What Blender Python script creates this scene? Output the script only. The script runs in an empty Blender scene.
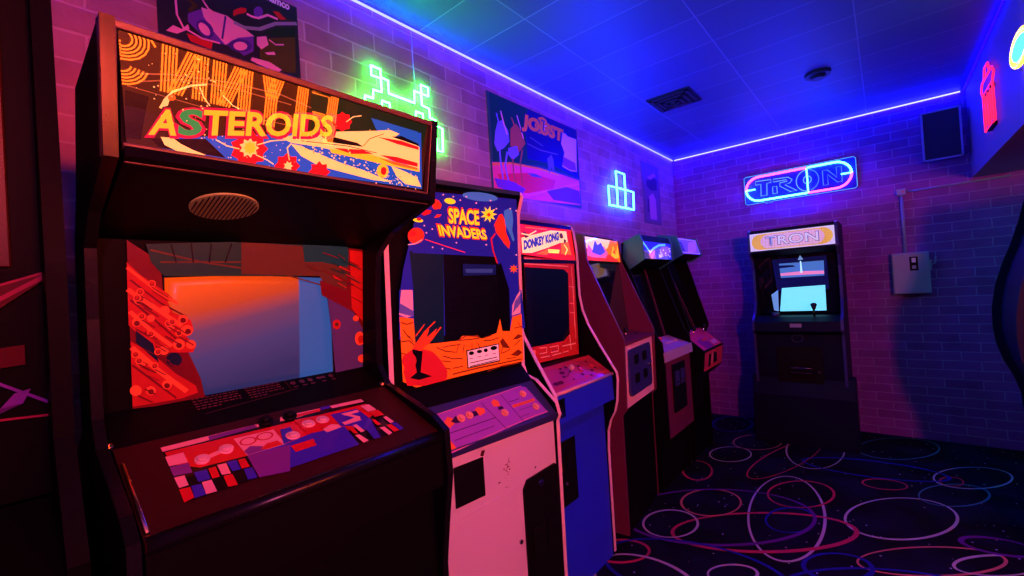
import bpy, bmesh, math, random
from mathutils import Vector, Matrix
from mathutils.geometry import tessellate_polygon
random.seed(7)
COL = bpy.context.scene.collection
R = math.radians
ART = {
 'asteroids_marquee': [
  ('p','dk',[(0.0088,0.1873),(0.6211,0.2056),(0.6158,0.0068),(0.0176,0.0012)]),
  ('p','dkg',[(0.3122,0.1722),(0.6188,0.195),(0.6068,0.1087),(0.3154,0.092)]),  # green reflection on the marquee painted in as a dark field
  ('s','thin',0.0012,[(0.0198,0.0921),(0.1188,0.0862),(0.2945,0.0912)]),
  ('p','bk2',[(0.016,0.0849),(0.0462,0.0827),(0.0354,0.0113),(0.0165,0.0104)]),
  ('p','bl',[(0.0756,0.0233),(0.3592,0.0979),(0.6,0.1502),(0.6156,0.0094),(0.2977,0.002),(0.1193,0.0031),(0.0618,0.0021)]),
  ('p','bl2',[(0.4543,0.1513),(0.5903,0.1505),(0.5941,0.1061),(0.4841,0.1077)]),
  ('p','bk2',[(0.0484,0.0157),(0.1268,0.0327),(0.1588,0.0051),(0.0618,0.0037)]),
  ('p','cr',[(0.0618,0.0219),(0.0784,0.0239),(0.0897,0.0162),(0.1072,0.0095),(0.127,0.0045),(0.1133,0.0002),(0.084,0.0031),(0.0672,0.0098)]),
  ('s','thin',0.0022,[(0.0324,0.1145),(0.0757,0.1268),(0.1651,0.1412),(0.2531,0.1452),(0.3136,0.1364)]),
  ('s','thin',0.0018,[(0.0323,0.1021),(0.0895,0.123),(0.1653,0.1324),(0.273,0.1314)]),
  ('s','cr',0.003,[(0.062,0.0694),(0.0674,0.0838),(0.0784,0.1),(0.1039,0.1174),(0.1261,0.1258)]),
  ('p','cr',[(0.0593,0.0687),(0.0688,0.0875),(0.0756,0.0927),(0.0715,0.0752)]),
  ('p','og',[(0.0826,0.0913),(0.082,0.0891),(0.0805,0.0869),(0.0782,0.0853),(0.0758,0.0846),(0.0736,0.085),(0.072,0.0863),(0.0715,0.0882),(0.072,0.0905),(0.0736,0.0926),(0.0758,0.0942),(0.0782,0.0949),(0.0805,0.0946),(0.082,0.0933)]),
  ('s','cr',0.002,[(0.1171,0.118),(0.1232,0.1028),(0.1324,0.0916)]),
  ('s','cr',0.002,[(0.1526,0.1146),(0.169,0.1014),(0.179,0.0987)]),
  ('p','cr',[(0.2754,0.0549),(0.2958,0.055),(0.3346,0.0462),(0.3856,0.0362),(0.4408,0.0299),(0.5189,0.0136),(0.4685,0.011),(0.3987,0.0162),(0.3356,0.021),(0.2965,0.0348)]),
  ('p','cr',[(0.5162,0.0521),(0.5615,0.0449),(0.597,0.0353),(0.6119,0.0142),(0.5608,0.0147),(0.5324,0.0304)]),
  ('p','rd',[(0.2316,0.0361),(0.2228,0.0245),(0.224,0.011),(0.2112,0.0072),(0.2039,-0.005),(0.1934,0.0007),(0.1816,-0.0046),(0.178,0.0075),(0.1672,0.0113),(0.1718,0.0241),(0.1669,0.035),(0.1774,0.043),(0.1806,0.0562),(0.1924,0.0558),(0.2025,0.0654),(0.2101,0.0564),(0.2229,0.0577),(0.2223,0.0441)]),
  ('p','cr',[(0.2151,0.0347),(0.2091,0.0289),(0.2112,0.0217),(0.2037,0.0209),(0.2008,0.0132),(0.1955,0.0178),(0.189,0.0132),(0.1882,0.0209),(0.1813,0.0215),(0.1853,0.0287),(0.1811,0.0342),(0.1879,0.0376),(0.1884,0.0454),(0.195,0.0435),(0.2,0.0501),(0.2033,0.0437),(0.2106,0.046),(0.2089,0.038)]),
  ('p','ye',[(0.2115,0.034),(0.2073,0.0295),(0.2081,0.0239),(0.2027,0.0234),(0.1994,0.0183),(0.1959,0.0221),(0.1907,0.0205),(0.1912,0.0263),(0.187,0.029),(0.191,0.0334),(0.1904,0.0389),(0.1956,0.0394),(0.1989,0.0446),(0.2023,0.0408),(0.2077,0.0426),(0.2072,0.0367)]),
  ('p','rd',[(0.2951,0.014),(0.2877,0.0049),(0.288,-0.0061),(0.2771,-0.0079),(0.2697,-0.0167),(0.2619,-0.0103),(0.2515,-0.0118),(0.2511,-0.0012),(0.2437,0.0051),(0.2506,0.0139),(0.2504,0.0245),(0.2608,0.0265),(0.2681,0.0354),(0.2759,0.0293),(0.2867,0.0313),(0.2872,0.0204)]),
  ('p','cr',[(0.2809,0.0115),(0.2763,0.0081),(0.2773,0.003),(0.2724,0.0042),(0.269,-0.0004),(0.2673,0.0045),(0.2621,0.0039),(0.2649,0.0088),(0.2618,0.0126),(0.267,0.0139),(0.2683,0.0192),(0.272,0.0159),(0.2768,0.0188),(0.2762,0.0134)]),
  ('p','rd',[(0.3609,0.0123),(0.353,0.0044),(0.3543,-0.0056),(0.3436,-0.0064),(0.3372,-0.0151),(0.3301,-0.0084),(0.3199,-0.0108),(0.3203,-0.0007),(0.3124,0.0044),(0.3198,0.0121),(0.3186,0.0218),(0.3288,0.0227),(0.3352,0.0315),(0.3423,0.0251),(0.3528,0.0278),(0.3524,0.0175)]),
  ('p','rd',[(0.4073,0.1308),(0.4013,0.1227),(0.401,0.1138),(0.3915,0.1109),(0.3846,0.1037),(0.3771,0.1076),(0.3679,0.1061),(0.3667,0.1144),(0.3605,0.1194),(0.3661,0.1272),(0.3665,0.1358),(0.3756,0.1388),(0.3824,0.1461),(0.3899,0.1425),(0.3994,0.1442),(0.4006,0.1358)]),
  ('s','cr',0.002,[(0.1423,0.0343),(0.1601,0.0272),(0.1802,0.0258)]),
  ('s','cr',0.002,[(0.21,0.0203),(0.2302,0.0145),(0.2417,0.0087)]),
  ('s','cr',0.002,[(0.2725,0.0222),(0.2678,0.0453),(0.2754,0.0549)]),
  ('s','cr',0.002,[(0.2114,0.0396),(0.2368,0.0526),(0.2653,0.0607)]),
  ('s','cr',0.002,[(0.3929,0.1273),(0.4091,0.1422),(0.4286,0.1493)]),
  ('p','cr',[(0.2516,0.0636),(0.3592,0.0979),(0.4693,0.1253),(0.5401,0.1246),(0.5966,0.1142),(0.6016,0.0566),(0.5295,0.069),(0.4088,0.0582),(0.334,0.0608),(0.2754,0.0569)]),
  ('p','bk2',[(0.3486,0.0828),(0.3643,0.0884),(0.4221,0.0877),(0.4377,0.0819),(0.3835,0.0774),(0.3512,0.0749)]),
  ('p','cr',[(0.4719,0.1259),(0.5044,0.1357),(0.5335,0.1328),(0.517,0.1196)]),
  ('p','rd',[(0.4728,0.1122),(0.5407,0.1174),(0.5935,0.1136),(0.5941,0.1061),(0.5267,0.1072)]),
  ('p','bk2',[(0.5112,0.1207),(0.5397,0.1293),(0.5929,0.121),(0.5933,0.1161)]),
  ('p','ye',[(0.3564,0.0611),(0.4333,0.0697),(0.5095,0.0654),(0.6016,0.0566),(0.6021,0.0515),(0.5018,0.052),(0.409,0.0538),(0.3613,0.0535)]),
  ('p','rd',[(0.3654,0.065),(0.4381,0.0752),(0.4647,0.0712),(0.4087,0.0604)]),
  ('p','rd',[(0.4809,0.0719),(0.529,0.0762),(0.5937,0.0731),(0.5946,0.0631),(0.5299,0.0642)]),
  ('p','og',[(0.4787,0.0645),(0.5299,0.0642),(0.5948,0.0606),(0.5952,0.0555),(0.5246,0.056)]),
  ('s','bk2',0.0015,[(0.4376,0.0841),(0.4521,0.1031),(0.4886,0.1227)]),
  ('s','bk2',0.0015,[(0.2954,0.0651),(0.3956,0.0755),(0.4726,0.075)]),
  ('p','ye',[(0.5085,0.0387),(0.5073,0.0312),(0.503,0.0246),(0.4965,0.0204),(0.4891,0.0192),(0.4823,0.0214),(0.4773,0.0264),(0.4753,0.0333),(0.4764,0.0406),(0.4806,0.0471),(0.4869,0.0514),(0.4943,0.0527),(0.5012,0.0507),(0.5063,0.0457)]),
  ('p','rd',[(0.5028,0.0378),(0.5023,0.0335),(0.5002,0.0298),(0.4969,0.0275),(0.4932,0.0269),(0.4898,0.0282),(0.4873,0.0311),(0.4862,0.0351),(0.4867,0.0393),(0.4888,0.0429),(0.492,0.0453),(0.4957,0.0459),(0.4992,0.0447),(0.5017,0.0418)]),
  ('t','mg','A',[(0.0393,0.0154),(0.0868,0.024),(0.0474,0.0671)],0.06),
  ('t','mg','S',[(0.0784,0.0222),(0.1252,0.0324),(0.0826,0.0765)],0.07),
  ('t','mg','TEROIDS',[(0.1146,0.0301),(0.3692,0.083),(0.1173,0.0858)],0.06),
  ('t','ye','A',[(0.0445,0.0214),(0.0826,0.0282),(0.0526,0.0653)],0.03),
  ('t','gn','S',[(0.084,0.0285),(0.1191,0.0363),(0.0882,0.0747)],0.035),
  ('t','ye','TEROIDS',[(0.1206,0.0366),(0.3597,0.0874),(0.1233,0.0823)],0.03),
 ],
 'asteroids_bezel_left': [
  ('p','rdd',[(0.0627,0.3753),(0.1208,0.3279),(0.1242,0.2403),(0.1922,0.0445),(0.2015,-0.0125),(0.0629,0.0014)]),
  ('p','rda',[(0.0614,0.3273),(0.0845,0.2986),(0.1284,0.2587),(0.1523,0.2293),(0.1298,0.24),(0.1404,0.2112),(0.175,0.1892),(0.1805,0.1644),(0.1643,0.1541),(0.1837,0.1249),(0.1773,0.1112),(0.125,0.1188),(0.1067,0.1261),(0.061,0.1884)]),
  ('p','rda',[(0.0635,0.1525),(0.0976,0.1228),(0.1428,0.066),(0.1816,0.0293),(0.1853,0.0111),(0.151,0.004),(0.063,0.0059)]),
  ('s','rdo',0.006,[(0.0627,0.3142),(0.1102,0.264),(0.1485,0.2319)]),
  ('s','rdo',0.009,[(0.0631,0.2658),(0.1091,0.2228),(0.155,0.1791)]),
  ('s','rdo',0.008,[(0.0652,0.217),(0.0989,0.1732),(0.1348,0.134)]),
  ('s','rdo',0.01,[(0.0664,0.1364),(0.1146,0.0736),(0.1613,0.0212)]),
  ('s','rdd',0.004,[(0.067,0.2877),(0.1185,0.2337),(0.1653,0.1997)]),
  ('s','rdd',0.004,[(0.0659,0.2436),(0.1137,0.1878),(0.1447,0.1493)]),
  ('s','rdd',0.004,[(0.0654,0.0983),(0.1049,0.052),(0.1414,0.0086)]),
  ('p','rdo',[(0.0882,0.2423),(0.0873,0.238),(0.0847,0.2346),(0.0812,0.2329),(0.0774,0.2331),(0.074,0.2353),(0.0717,0.2389),(0.071,0.2433),(0.0719,0.2476),(0.0744,0.2509),(0.0779,0.2527),(0.0817,0.2525),(0.0852,0.2504),(0.0875,0.2468)]),
  ('p','rdo',[(0.1075,0.2298),(0.1067,0.2263),(0.1046,0.2235),(0.1017,0.2222),(0.0985,0.2224),(0.0957,0.2242),(0.0938,0.2271),(0.0932,0.2307),(0.094,0.2342),(0.096,0.2369),(0.0989,0.2383),(0.1021,0.2381),(0.1049,0.2364),(0.1069,0.2334)]),
  ('p','rdo',[(0.1348,0.2163),(0.1338,0.2118),(0.1311,0.2084),(0.1273,0.2067),(0.1232,0.207),(0.1196,0.2093),(0.1171,0.2131),(0.1163,0.2177),(0.1173,0.2221),(0.1199,0.2256),(0.1237,0.2273),(0.1278,0.2271),(0.1315,0.2248),(0.134,0.221)]),
  ('p','rdo',[(0.1691,0.1922),(0.168,0.1876),(0.1652,0.1841),(0.1612,0.1824),(0.1569,0.1828),(0.153,0.1852),(0.1504,0.1892),(0.1496,0.1939),(0.1506,0.1985),(0.1534,0.202),(0.1573,0.2037),(0.1617,0.2033),(0.1656,0.2009),(0.1682,0.197)]),
  ('p','rdo',[(0.1785,0.1646),(0.1772,0.1591),(0.1737,0.1549),(0.1689,0.153),(0.1636,0.1536),(0.1589,0.1566),(0.1558,0.1615),(0.1548,0.1672),(0.1561,0.1727),(0.1594,0.1768),(0.1642,0.1789),(0.1695,0.1783),(0.1742,0.1753),(0.1774,0.1705)]),
  ('p','rdo',[(0.1618,0.1327),(0.1605,0.1273),(0.1572,0.1232),(0.1524,0.1214),(0.1473,0.1221),(0.1427,0.1252),(0.1396,0.1301),(0.1386,0.1358),(0.1399,0.1412),(0.1432,0.1453),(0.1478,0.1472),(0.153,0.1465),(0.1576,0.1434),(0.1608,0.1385)]),
  ('p','rdo',[(0.1838,0.1298),(0.1827,0.1252),(0.1798,0.1218),(0.1757,0.1202),(0.1713,0.1208),(0.1673,0.1235),(0.1647,0.1276),(0.1638,0.1325),(0.1649,0.1371),(0.1677,0.1405),(0.1717,0.1421),(0.1762,0.1415),(0.1802,0.1389),(0.1829,0.1347)]),
  ('p','rdo',[(0.0835,0.193),(0.0825,0.1887),(0.08,0.1854),(0.0765,0.1838),(0.0727,0.1842),(0.0693,0.1865),(0.067,0.1902),(0.0663,0.1946),(0.0672,0.1989),(0.0697,0.2022),(0.0732,0.2038),(0.077,0.2035),(0.0804,0.2012),(0.0827,0.1975)]),
  ('p','rdo',[(0.1068,0.2),(0.106,0.1965),(0.1039,0.1938),(0.101,0.1925),(0.0978,0.1928),(0.095,0.1946),(0.0931,0.1977),(0.0925,0.2013),(0.0933,0.2047),(0.0953,0.2074),(0.0982,0.2088),(0.1014,0.2085),(0.1042,0.2067),(0.1061,0.2037)]),
  ('p','rdo',[(0.1307,0.1227),(0.1297,0.1183),(0.127,0.115),(0.1232,0.1135),(0.1191,0.1141),(0.1155,0.1167),(0.113,0.1207),(0.1122,0.1254),(0.1132,0.1298),(0.1159,0.1331),(0.1196,0.1346),(0.1237,0.134),(0.1274,0.1315),(0.1299,0.1274)]),
  ('p','rdo',[(0.0882,0.1013),(0.0872,0.097),(0.0846,0.0939),(0.0811,0.0925),(0.0772,0.0932),(0.0738,0.0957),(0.0715,0.0997),(0.0708,0.1042),(0.0717,0.1085),(0.0742,0.1116),(0.0777,0.113),(0.0816,0.1124),(0.0851,0.1099),(0.0874,0.1059)]),
  ('p','rdo',[(0.1345,0.0413),(0.1335,0.0369),(0.1307,0.0337),(0.1269,0.0324),(0.1227,0.0333),(0.1191,0.0361),(0.1166,0.0404),(0.1158,0.0451),(0.1168,0.0495),(0.1195,0.0527),(0.1232,0.054),(0.1274,0.0532),(0.1311,0.0504),(0.1337,0.0461)]),
  ('p','rdo',[(0.1044,0.0334),(0.1034,0.0291),(0.1008,0.026),(0.0972,0.0247),(0.0932,0.0256),(0.0897,0.0284),(0.0873,0.0326),(0.0865,0.0372),(0.0875,0.0415),(0.0901,0.0446),(0.0937,0.0459),(0.0977,0.0451),(0.1012,0.0423),(0.1037,0.0381)]),
  ('p','rdo',[(0.0795,0.0387),(0.0783,0.0336),(0.0753,0.03),(0.0711,0.0285),(0.0665,0.0296),(0.0625,0.0328),(0.0597,0.0377),(0.0589,0.0432),(0.06,0.0482),(0.063,0.0518),(0.0671,0.0534),(0.0717,0.0524),(0.0758,0.0492),(0.0786,0.0443)]),
  ('p','rdo',[(0.1434,0.1779),(0.1426,0.1743),(0.1404,0.1716),(0.1373,0.1702),(0.134,0.1706),(0.131,0.1726),(0.129,0.1757),(0.1283,0.1794),(0.1292,0.183),(0.1313,0.1857),(0.1344,0.1871),(0.1377,0.1868),(0.1407,0.1848),(0.1428,0.1817)]),
  ('p','rdd',[(0.0847,0.2403),(0.0841,0.2377),(0.0826,0.2356),(0.0805,0.2346),(0.0782,0.2347),(0.0761,0.236),(0.0748,0.2382),(0.0743,0.2409),(0.0749,0.2434),(0.0764,0.2455),(0.0785,0.2465),(0.0808,0.2464),(0.0828,0.2451),(0.0842,0.2429)]),
  ('p','rdd',[(0.1651,0.1901),(0.1644,0.1874),(0.1628,0.1853),(0.1604,0.1843),(0.1578,0.1845),(0.1555,0.186),(0.1539,0.1884),(0.1534,0.1912),(0.154,0.1939),(0.1557,0.196),(0.1581,0.1971),(0.1607,0.1968),(0.163,0.1954),(0.1646,0.193)]),
  ('p','rdd',[(0.1744,0.1627),(0.1738,0.1599),(0.1721,0.1578),(0.1696,0.1568),(0.167,0.1571),(0.1646,0.1586),(0.1631,0.1611),(0.1625,0.164),(0.1632,0.1667),(0.1649,0.1688),(0.1673,0.1698),(0.1699,0.1695),(0.1723,0.168),(0.1739,0.1656)]),
  ('p','rdd',[(0.1559,0.1311),(0.1553,0.1284),(0.1536,0.1264),(0.1512,0.1255),(0.1486,0.1258),(0.1464,0.1274),(0.1448,0.1298),(0.1443,0.1327),(0.1449,0.1354),(0.1466,0.1374),(0.1489,0.1384),(0.1515,0.138),(0.1538,0.1365),(0.1554,0.134)]),
  ('p','rdd',[(0.0799,0.1911),(0.0794,0.1885),(0.0779,0.1865),(0.0758,0.1856),(0.0735,0.1858),(0.0714,0.1872),(0.0701,0.1894),(0.0696,0.1921),(0.0702,0.1946),(0.0717,0.1966),(0.0738,0.1976),(0.0761,0.1974),(0.0781,0.196),(0.0795,0.1938)]),
  ('p','rdd',[(0.1307,0.0397),(0.13,0.037),(0.1284,0.0351),(0.1261,0.0344),(0.1236,0.0349),(0.1214,0.0366),(0.1199,0.0391),(0.1194,0.042),(0.12,0.0447),(0.1216,0.0466),(0.1239,0.0473),(0.1264,0.0468),(0.1286,0.0451),(0.1302,0.0426)]),
  ('p','rdd',[(0.1008,0.0319),(0.1002,0.0293),(0.0986,0.0274),(0.0964,0.0267),(0.094,0.0272),(0.0919,0.0289),(0.0905,0.0314),(0.09,0.0342),(0.0906,0.0368),(0.0922,0.0386),(0.0943,0.0394),(0.0967,0.0389),(0.0989,0.0372),(0.1003,0.0347)]),
  ('p','bld',[(0.1551,0.0976),(0.1534,0.0905),(0.149,0.0854),(0.1427,0.0832),(0.1359,0.0844),(0.1299,0.0886),(0.1259,0.095),(0.1246,0.1024),(0.1263,0.1093),(0.1306,0.1144),(0.1367,0.1167),(0.1435,0.1157),(0.1496,0.1116),(0.1538,0.1051)]),
  ('p','bld',[(0.0726,0.1761),(0.1017,0.143),(0.1115,0.0975),(0.0719,0.1492)]),
 ],
 'asteroids_bezel_right': [
  ('p','gnd',[(0.0949,0.3679),(0.439,0.3934),(0.452,0.2912),(0.1256,0.2957),(0.1028,0.3277)]),
  ('p','ord',[(0.2863,0.381),(0.6333,0.3712),(0.6326,0.1961),(0.5325,0.2177),(0.4901,0.2907),(0.2848,0.2987)]),
  ('p','gnd2',[(0.4417,0.3823),(0.5789,0.3787),(0.5918,0.3142),(0.4965,0.3318),(0.4468,0.3313)]),
  ('p','rdd',[(0.5821,0.3758),(0.6333,0.3712),(0.6323,0.1157),(0.5978,0.1763),(0.4956,0.2345),(0.49,0.279),(0.5747,0.2463)]),
  ('p','pud',[(0.5138,0.2247),(0.5978,0.1763),(0.6323,0.1157),(0.6319,-0.0011),(0.5372,-0.0034),(0.5255,0.1272)]),
  ('p','rda',[(0.5854,0.3697),(0.6333,0.3649),(0.6324,0.1414),(0.5911,0.1893)]),
  ('s','ord',0.004,[(0.1208,0.3279),(0.2854,0.3296),(0.4958,0.2641)]),
  ('s','ord',0.004,[(0.1034,0.3548),(0.1983,0.3287),(0.2851,0.3142)]),
  ('s','rdd',0.003,[(0.4963,0.3083),(0.5586,0.2837),(0.6258,0.2444)]),
  ('s','rdd',0.003,[(0.5019,0.2669),(0.5747,0.2339),(0.6256,0.2061)]),
  ('s','bk2',0.003,[(0.1403,0.3675),(0.1488,0.3282)]),
  ('s','bk2',0.003,[(0.179,0.3714),(0.1821,0.3285)]),
  ('s','bk2',0.003,[(0.22,0.3731),(0.2149,0.3289)]),
  ('s','bk2',0.003,[(0.2635,0.3749),(0.2493,0.3292)]),
  ('p','rda',[(0.5544,0.1426),(0.553,0.136),(0.5494,0.1311),(0.5442,0.1286),(0.5385,0.1292),(0.5334,0.1327),(0.53,0.1384),(0.5288,0.1451),(0.5301,0.1516),(0.5336,0.1565),(0.5388,0.159),(0.5444,0.1585),(0.5496,0.1551),(0.5531,0.1494)]),
  ('p','ord',[(0.5479,0.1432),(0.5473,0.1406),(0.5455,0.1387),(0.5429,0.1377),(0.54,0.138),(0.5375,0.1395),(0.5357,0.1418),(0.5351,0.1445),(0.5358,0.1471),(0.5375,0.149),(0.5401,0.15),(0.543,0.1497),(0.5455,0.1483),(0.5473,0.146)]),
  ('p','rdo',[(0.6358,0.0894),(0.634,0.0798),(0.629,0.0725),(0.6219,0.0691),(0.6141,0.0701),(0.6072,0.0754),(0.6025,0.0838),(0.6008,0.0936),(0.6026,0.1031),(0.6074,0.1103),(0.6143,0.1138),(0.6221,0.113),(0.6292,0.1079),(0.634,0.0994)]),
  ('p','rda',[(0.6322,0.0866),(0.6311,0.0811),(0.6282,0.077),(0.6239,0.075),(0.6192,0.0756),(0.615,0.0787),(0.6122,0.0835),(0.6112,0.0892),(0.6122,0.0946),(0.6151,0.0987),(0.6193,0.1007),(0.624,0.1001),(0.6282,0.0972),(0.6312,0.0923)]),
  ('p','rdo',[(0.6391,0.0238),(0.6377,0.0184),(0.6337,0.0145),(0.628,0.0129),(0.6217,0.014),(0.6161,0.0174),(0.6122,0.0225),(0.6109,0.0283),(0.6123,0.0336),(0.6162,0.0375),(0.6218,0.0392),(0.6281,0.0382),(0.6338,0.0349),(0.6377,0.0297)]),
  ('p','rdo',[(0.6149,0.1558),(0.6139,0.1518),(0.611,0.1487),(0.6068,0.1473),(0.6022,0.1477),(0.5981,0.1499),(0.5953,0.1534),(0.5943,0.1576),(0.5954,0.1617),(0.5982,0.1647),(0.6023,0.1662),(0.6069,0.1658),(0.6111,0.1636),(0.6139,0.1601)]),
 ],
 'asteroids_screen': [
  ('p','scr',[(0.1255,0.2934),(0.2848,0.2987),(0.5021,0.2876),(0.52,0.2184),(0.5318,0.1265),(0.534,-0.0028),(0.3032,-0.0038),(0.1912,-0.0027),(0.1755,0.0305),(0.1251,0.1235)]),
 ],
 'asteroids_overlay': [
  ('p','cpdk',[(0.081,0.2485),(0.5343,0.2377),(0.5565,0.067),(0.0808,0.0656)]),
  ('p','cpred',[(0.0841,0.228),(0.5308,0.216),(0.5383,0.167),(0.4385,0.126),(0.1239,0.1502),(0.086,0.1837)]),
  ('p','cpnk',[(0.0807,0.2475),(0.1453,0.2476),(0.265,0.2459),(0.2632,0.2344),(0.1448,0.2311),(0.0809,0.2318)]),
  ('p','cppu',[(0.164,0.2458),(0.256,0.2459),(0.2588,0.2348),(0.1616,0.23)]),
  ('p','cpnk',[(0.3159,0.2507),(0.3535,0.2504),(0.4146,0.2469),(0.411,0.2375),(0.3452,0.2311),(0.3089,0.2332)]),
  ('p','cpred',[(0.3513,0.2454),(0.4138,0.2454),(0.4092,0.2338),(0.3485,0.2337)]),
  ('p','cpnk',[(0.4404,0.2464),(0.5301,0.2424),(0.5315,0.2264),(0.4412,0.2336)]),
  ('p','cpbl',[(0.4175,0.2511),(0.4415,0.2487),(0.4381,0.237),(0.4121,0.237)]),
  ('p','cpnk',[(0.081,0.2126),(0.111,0.2118),(0.1103,0.1765),(0.0807,0.1797)]),
  ('p','cppu',[(0.0809,0.176),(0.1109,0.1746),(0.1089,0.1411),(0.08,0.1465)]),
  ('p','cpnk',[(0.0799,0.1417),(0.0959,0.14),(0.095,0.1087),(0.0804,0.1082)]),
  ('p','cpbl',[(0.1109,0.1398),(0.1319,0.1377),(0.1299,0.107),(0.1106,0.1089)]),
  ('p','cpred',[(0.0795,0.1043),(0.0956,0.1018),(0.0944,0.0705),(0.0784,0.0656)]),
  ('p','cpbl',[(0.0977,0.1037),(0.1128,0.1007),(0.1125,0.0682),(0.0945,0.0673)]),
  ('p','cpnk',[(0.1149,0.1048),(0.1305,0.1032),(0.1296,0.0668),(0.1125,0.0682)]),
  ('p','cpred',[(0.1348,0.1381),(0.1473,0.1378),(0.145,0.1046),(0.1328,0.1052)]),
  ('p','cpnk',[(0.1507,0.1409),(0.1661,0.1391),(0.1638,0.1036),(0.1494,0.1075)]),
  ('p','cpbl',[(0.168,0.1418),(0.1851,0.1392),(0.1824,0.1068),(0.1679,0.1083)]),
  ('p','cpred',[(0.1504,0.1026),(0.1654,0.1004),(0.164,0.0648),(0.1483,0.0681)]),
  ('p','cpred',[(0.1874,0.1379),(0.1997,0.136),(0.1988,0.1064),(0.1846,0.1076)]),
  ('p','cpbl',[(0.1871,0.1038),(0.2021,0.1022),(0.1995,0.067),(0.1834,0.0699)]),
  ('p','cpnk',[(0.1432,0.1643),(0.1403,0.1581),(0.136,0.1544),(0.1311,0.154),(0.1265,0.1567),(0.1232,0.1622),(0.1217,0.1693),(0.1224,0.1767),(0.1251,0.183),(0.1294,0.1868),(0.1345,0.1875),(0.1392,0.1847),(0.1426,0.1791),(0.144,0.1717)]),
  ('p','cpnk',[(0.1903,0.1761),(0.1869,0.1695),(0.1821,0.1656),(0.1767,0.1651),(0.1718,0.168),(0.1684,0.1737),(0.167,0.1812),(0.168,0.189),(0.1712,0.1956),(0.176,0.1998),(0.1815,0.2005),(0.1865,0.1976),(0.1901,0.1917),(0.1914,0.184)]),
  ('s','cpnk',0.012,[(0.1288,0.1691),(0.1524,0.1758),(0.1818,0.1851)]),
  ('p','cpbl',[(0.2059,0.1426),(0.2848,0.1429),(0.3509,0.1497),(0.3427,0.1232),(0.3024,0.1312),(0.2883,0.1248),(0.2871,0.1219),(0.3344,0.1055),(0.4182,0.0689),(0.2422,0.0649),(0.2026,0.065)]),
  ('p','cpbl',[(0.2724,0.1411),(0.3491,0.1547),(0.4278,0.1446),(0.4217,0.0631),(0.2412,0.0624)]),
  ('p','cppu',[(0.2059,0.1426),(0.292,0.1361),(0.2575,0.0531),(0.2026,0.065)]),
  ('p','cpnk',[(0.2019,0.2116),(0.2837,0.2071),(0.2848,0.1429),(0.2059,0.1426)]),
  ('p','cppu',[(0.2053,0.1591),(0.2214,0.1705),(0.2424,0.1585),(0.2456,0.144),(0.208,0.143)]),
  ('p','cpred',[(0.2351,0.15),(0.2529,0.1636),(0.275,0.1634),(0.2811,0.145),(0.2456,0.144)]),
  ('p','cpred',[(0.2408,0.1871),(0.2376,0.181),(0.2317,0.1766),(0.2242,0.1746),(0.2167,0.1755),(0.2106,0.1791),(0.207,0.1845),(0.2067,0.1909),(0.2096,0.1969),(0.2154,0.2015),(0.2228,0.2036),(0.2305,0.2029),(0.2369,0.1993),(0.2405,0.1937)]),
  ('p','cpnk',[(0.2369,0.1875),(0.2345,0.183),(0.2299,0.1796),(0.2241,0.1782),(0.2183,0.1789),(0.2135,0.1815),(0.2107,0.1857),(0.2104,0.1905),(0.2127,0.195),(0.2171,0.1984),(0.2229,0.2),(0.2289,0.1994),(0.2338,0.1967),(0.2367,0.1924)]),
  ('p','cpred',[(0.2767,0.1886),(0.2732,0.1823),(0.2668,0.1778),(0.2589,0.1758),(0.251,0.1767),(0.2446,0.1803),(0.241,0.1859),(0.2407,0.1925),(0.244,0.1987),(0.2502,0.2034),(0.2581,0.2056),(0.2662,0.2048),(0.2728,0.2012),(0.2766,0.1954)]),
  ('p','cpnk',[(0.2726,0.1891),(0.2699,0.1844),(0.265,0.1809),(0.2589,0.1794),(0.2527,0.1801),(0.2477,0.1829),(0.2449,0.1871),(0.2446,0.192),(0.2472,0.1967),(0.2519,0.2002),(0.2581,0.2018),(0.2644,0.2012),(0.2695,0.1985),(0.2725,0.1941)]),
  ('p','cpbl',[(0.2957,0.1997),(0.3192,0.199),(0.3101,0.1492),(0.2809,0.1435)]),
  ('p','cpnk',[(0.3239,0.1568),(0.3197,0.1511),(0.3136,0.1481),(0.3069,0.1483),(0.3008,0.1517),(0.2966,0.1577),(0.2949,0.1649),(0.2962,0.1722),(0.3003,0.178),(0.3063,0.1813),(0.3131,0.1812),(0.3194,0.1778),(0.3238,0.1717),(0.3254,0.1642)]),
  ('p','cpred',[(0.2907,0.1306),(0.3429,0.1323),(0.339,0.1066),(0.2914,0.1053)]),
  ('p','cpred',[(0.3373,0.2224),(0.4254,0.2119),(0.4187,0.1623),(0.3405,0.1633)]),
  ('p','cpnk',[(0.3731,0.1849),(0.3687,0.1793),(0.3625,0.1764),(0.3557,0.1765),(0.3497,0.1798),(0.3455,0.1856),(0.3439,0.1926),(0.3454,0.1997),(0.3496,0.2054),(0.3557,0.2086),(0.3626,0.2086),(0.3689,0.2053),(0.3732,0.1994),(0.3747,0.1921)]),
  ('p','cpnk',[(0.4098,0.1861),(0.4051,0.1803),(0.3985,0.1773),(0.3914,0.1775),(0.385,0.1808),(0.3807,0.1867),(0.3793,0.194),(0.3809,0.2012),(0.3855,0.2071),(0.392,0.2104),(0.3993,0.2103),(0.4058,0.207),(0.4102,0.2009),(0.4117,0.1934)]),
  ('p','cpnk',[(0.3771,0.1554),(0.4026,0.1666),(0.4187,0.158),(0.4189,0.1435),(0.3803,0.1398)]),
  ('p','cpbl',[(0.4218,0.2047),(0.4931,0.2009),(0.4995,0.1417),(0.4844,0.0843),(0.4802,0.0617),(0.462,0.0638),(0.4661,0.1027),(0.4387,0.1388),(0.4206,0.1485)]),
  ('p','cpnk',[(0.4461,0.1967),(0.4922,0.1947),(0.4907,0.1832),(0.4499,0.1857)]),
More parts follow.
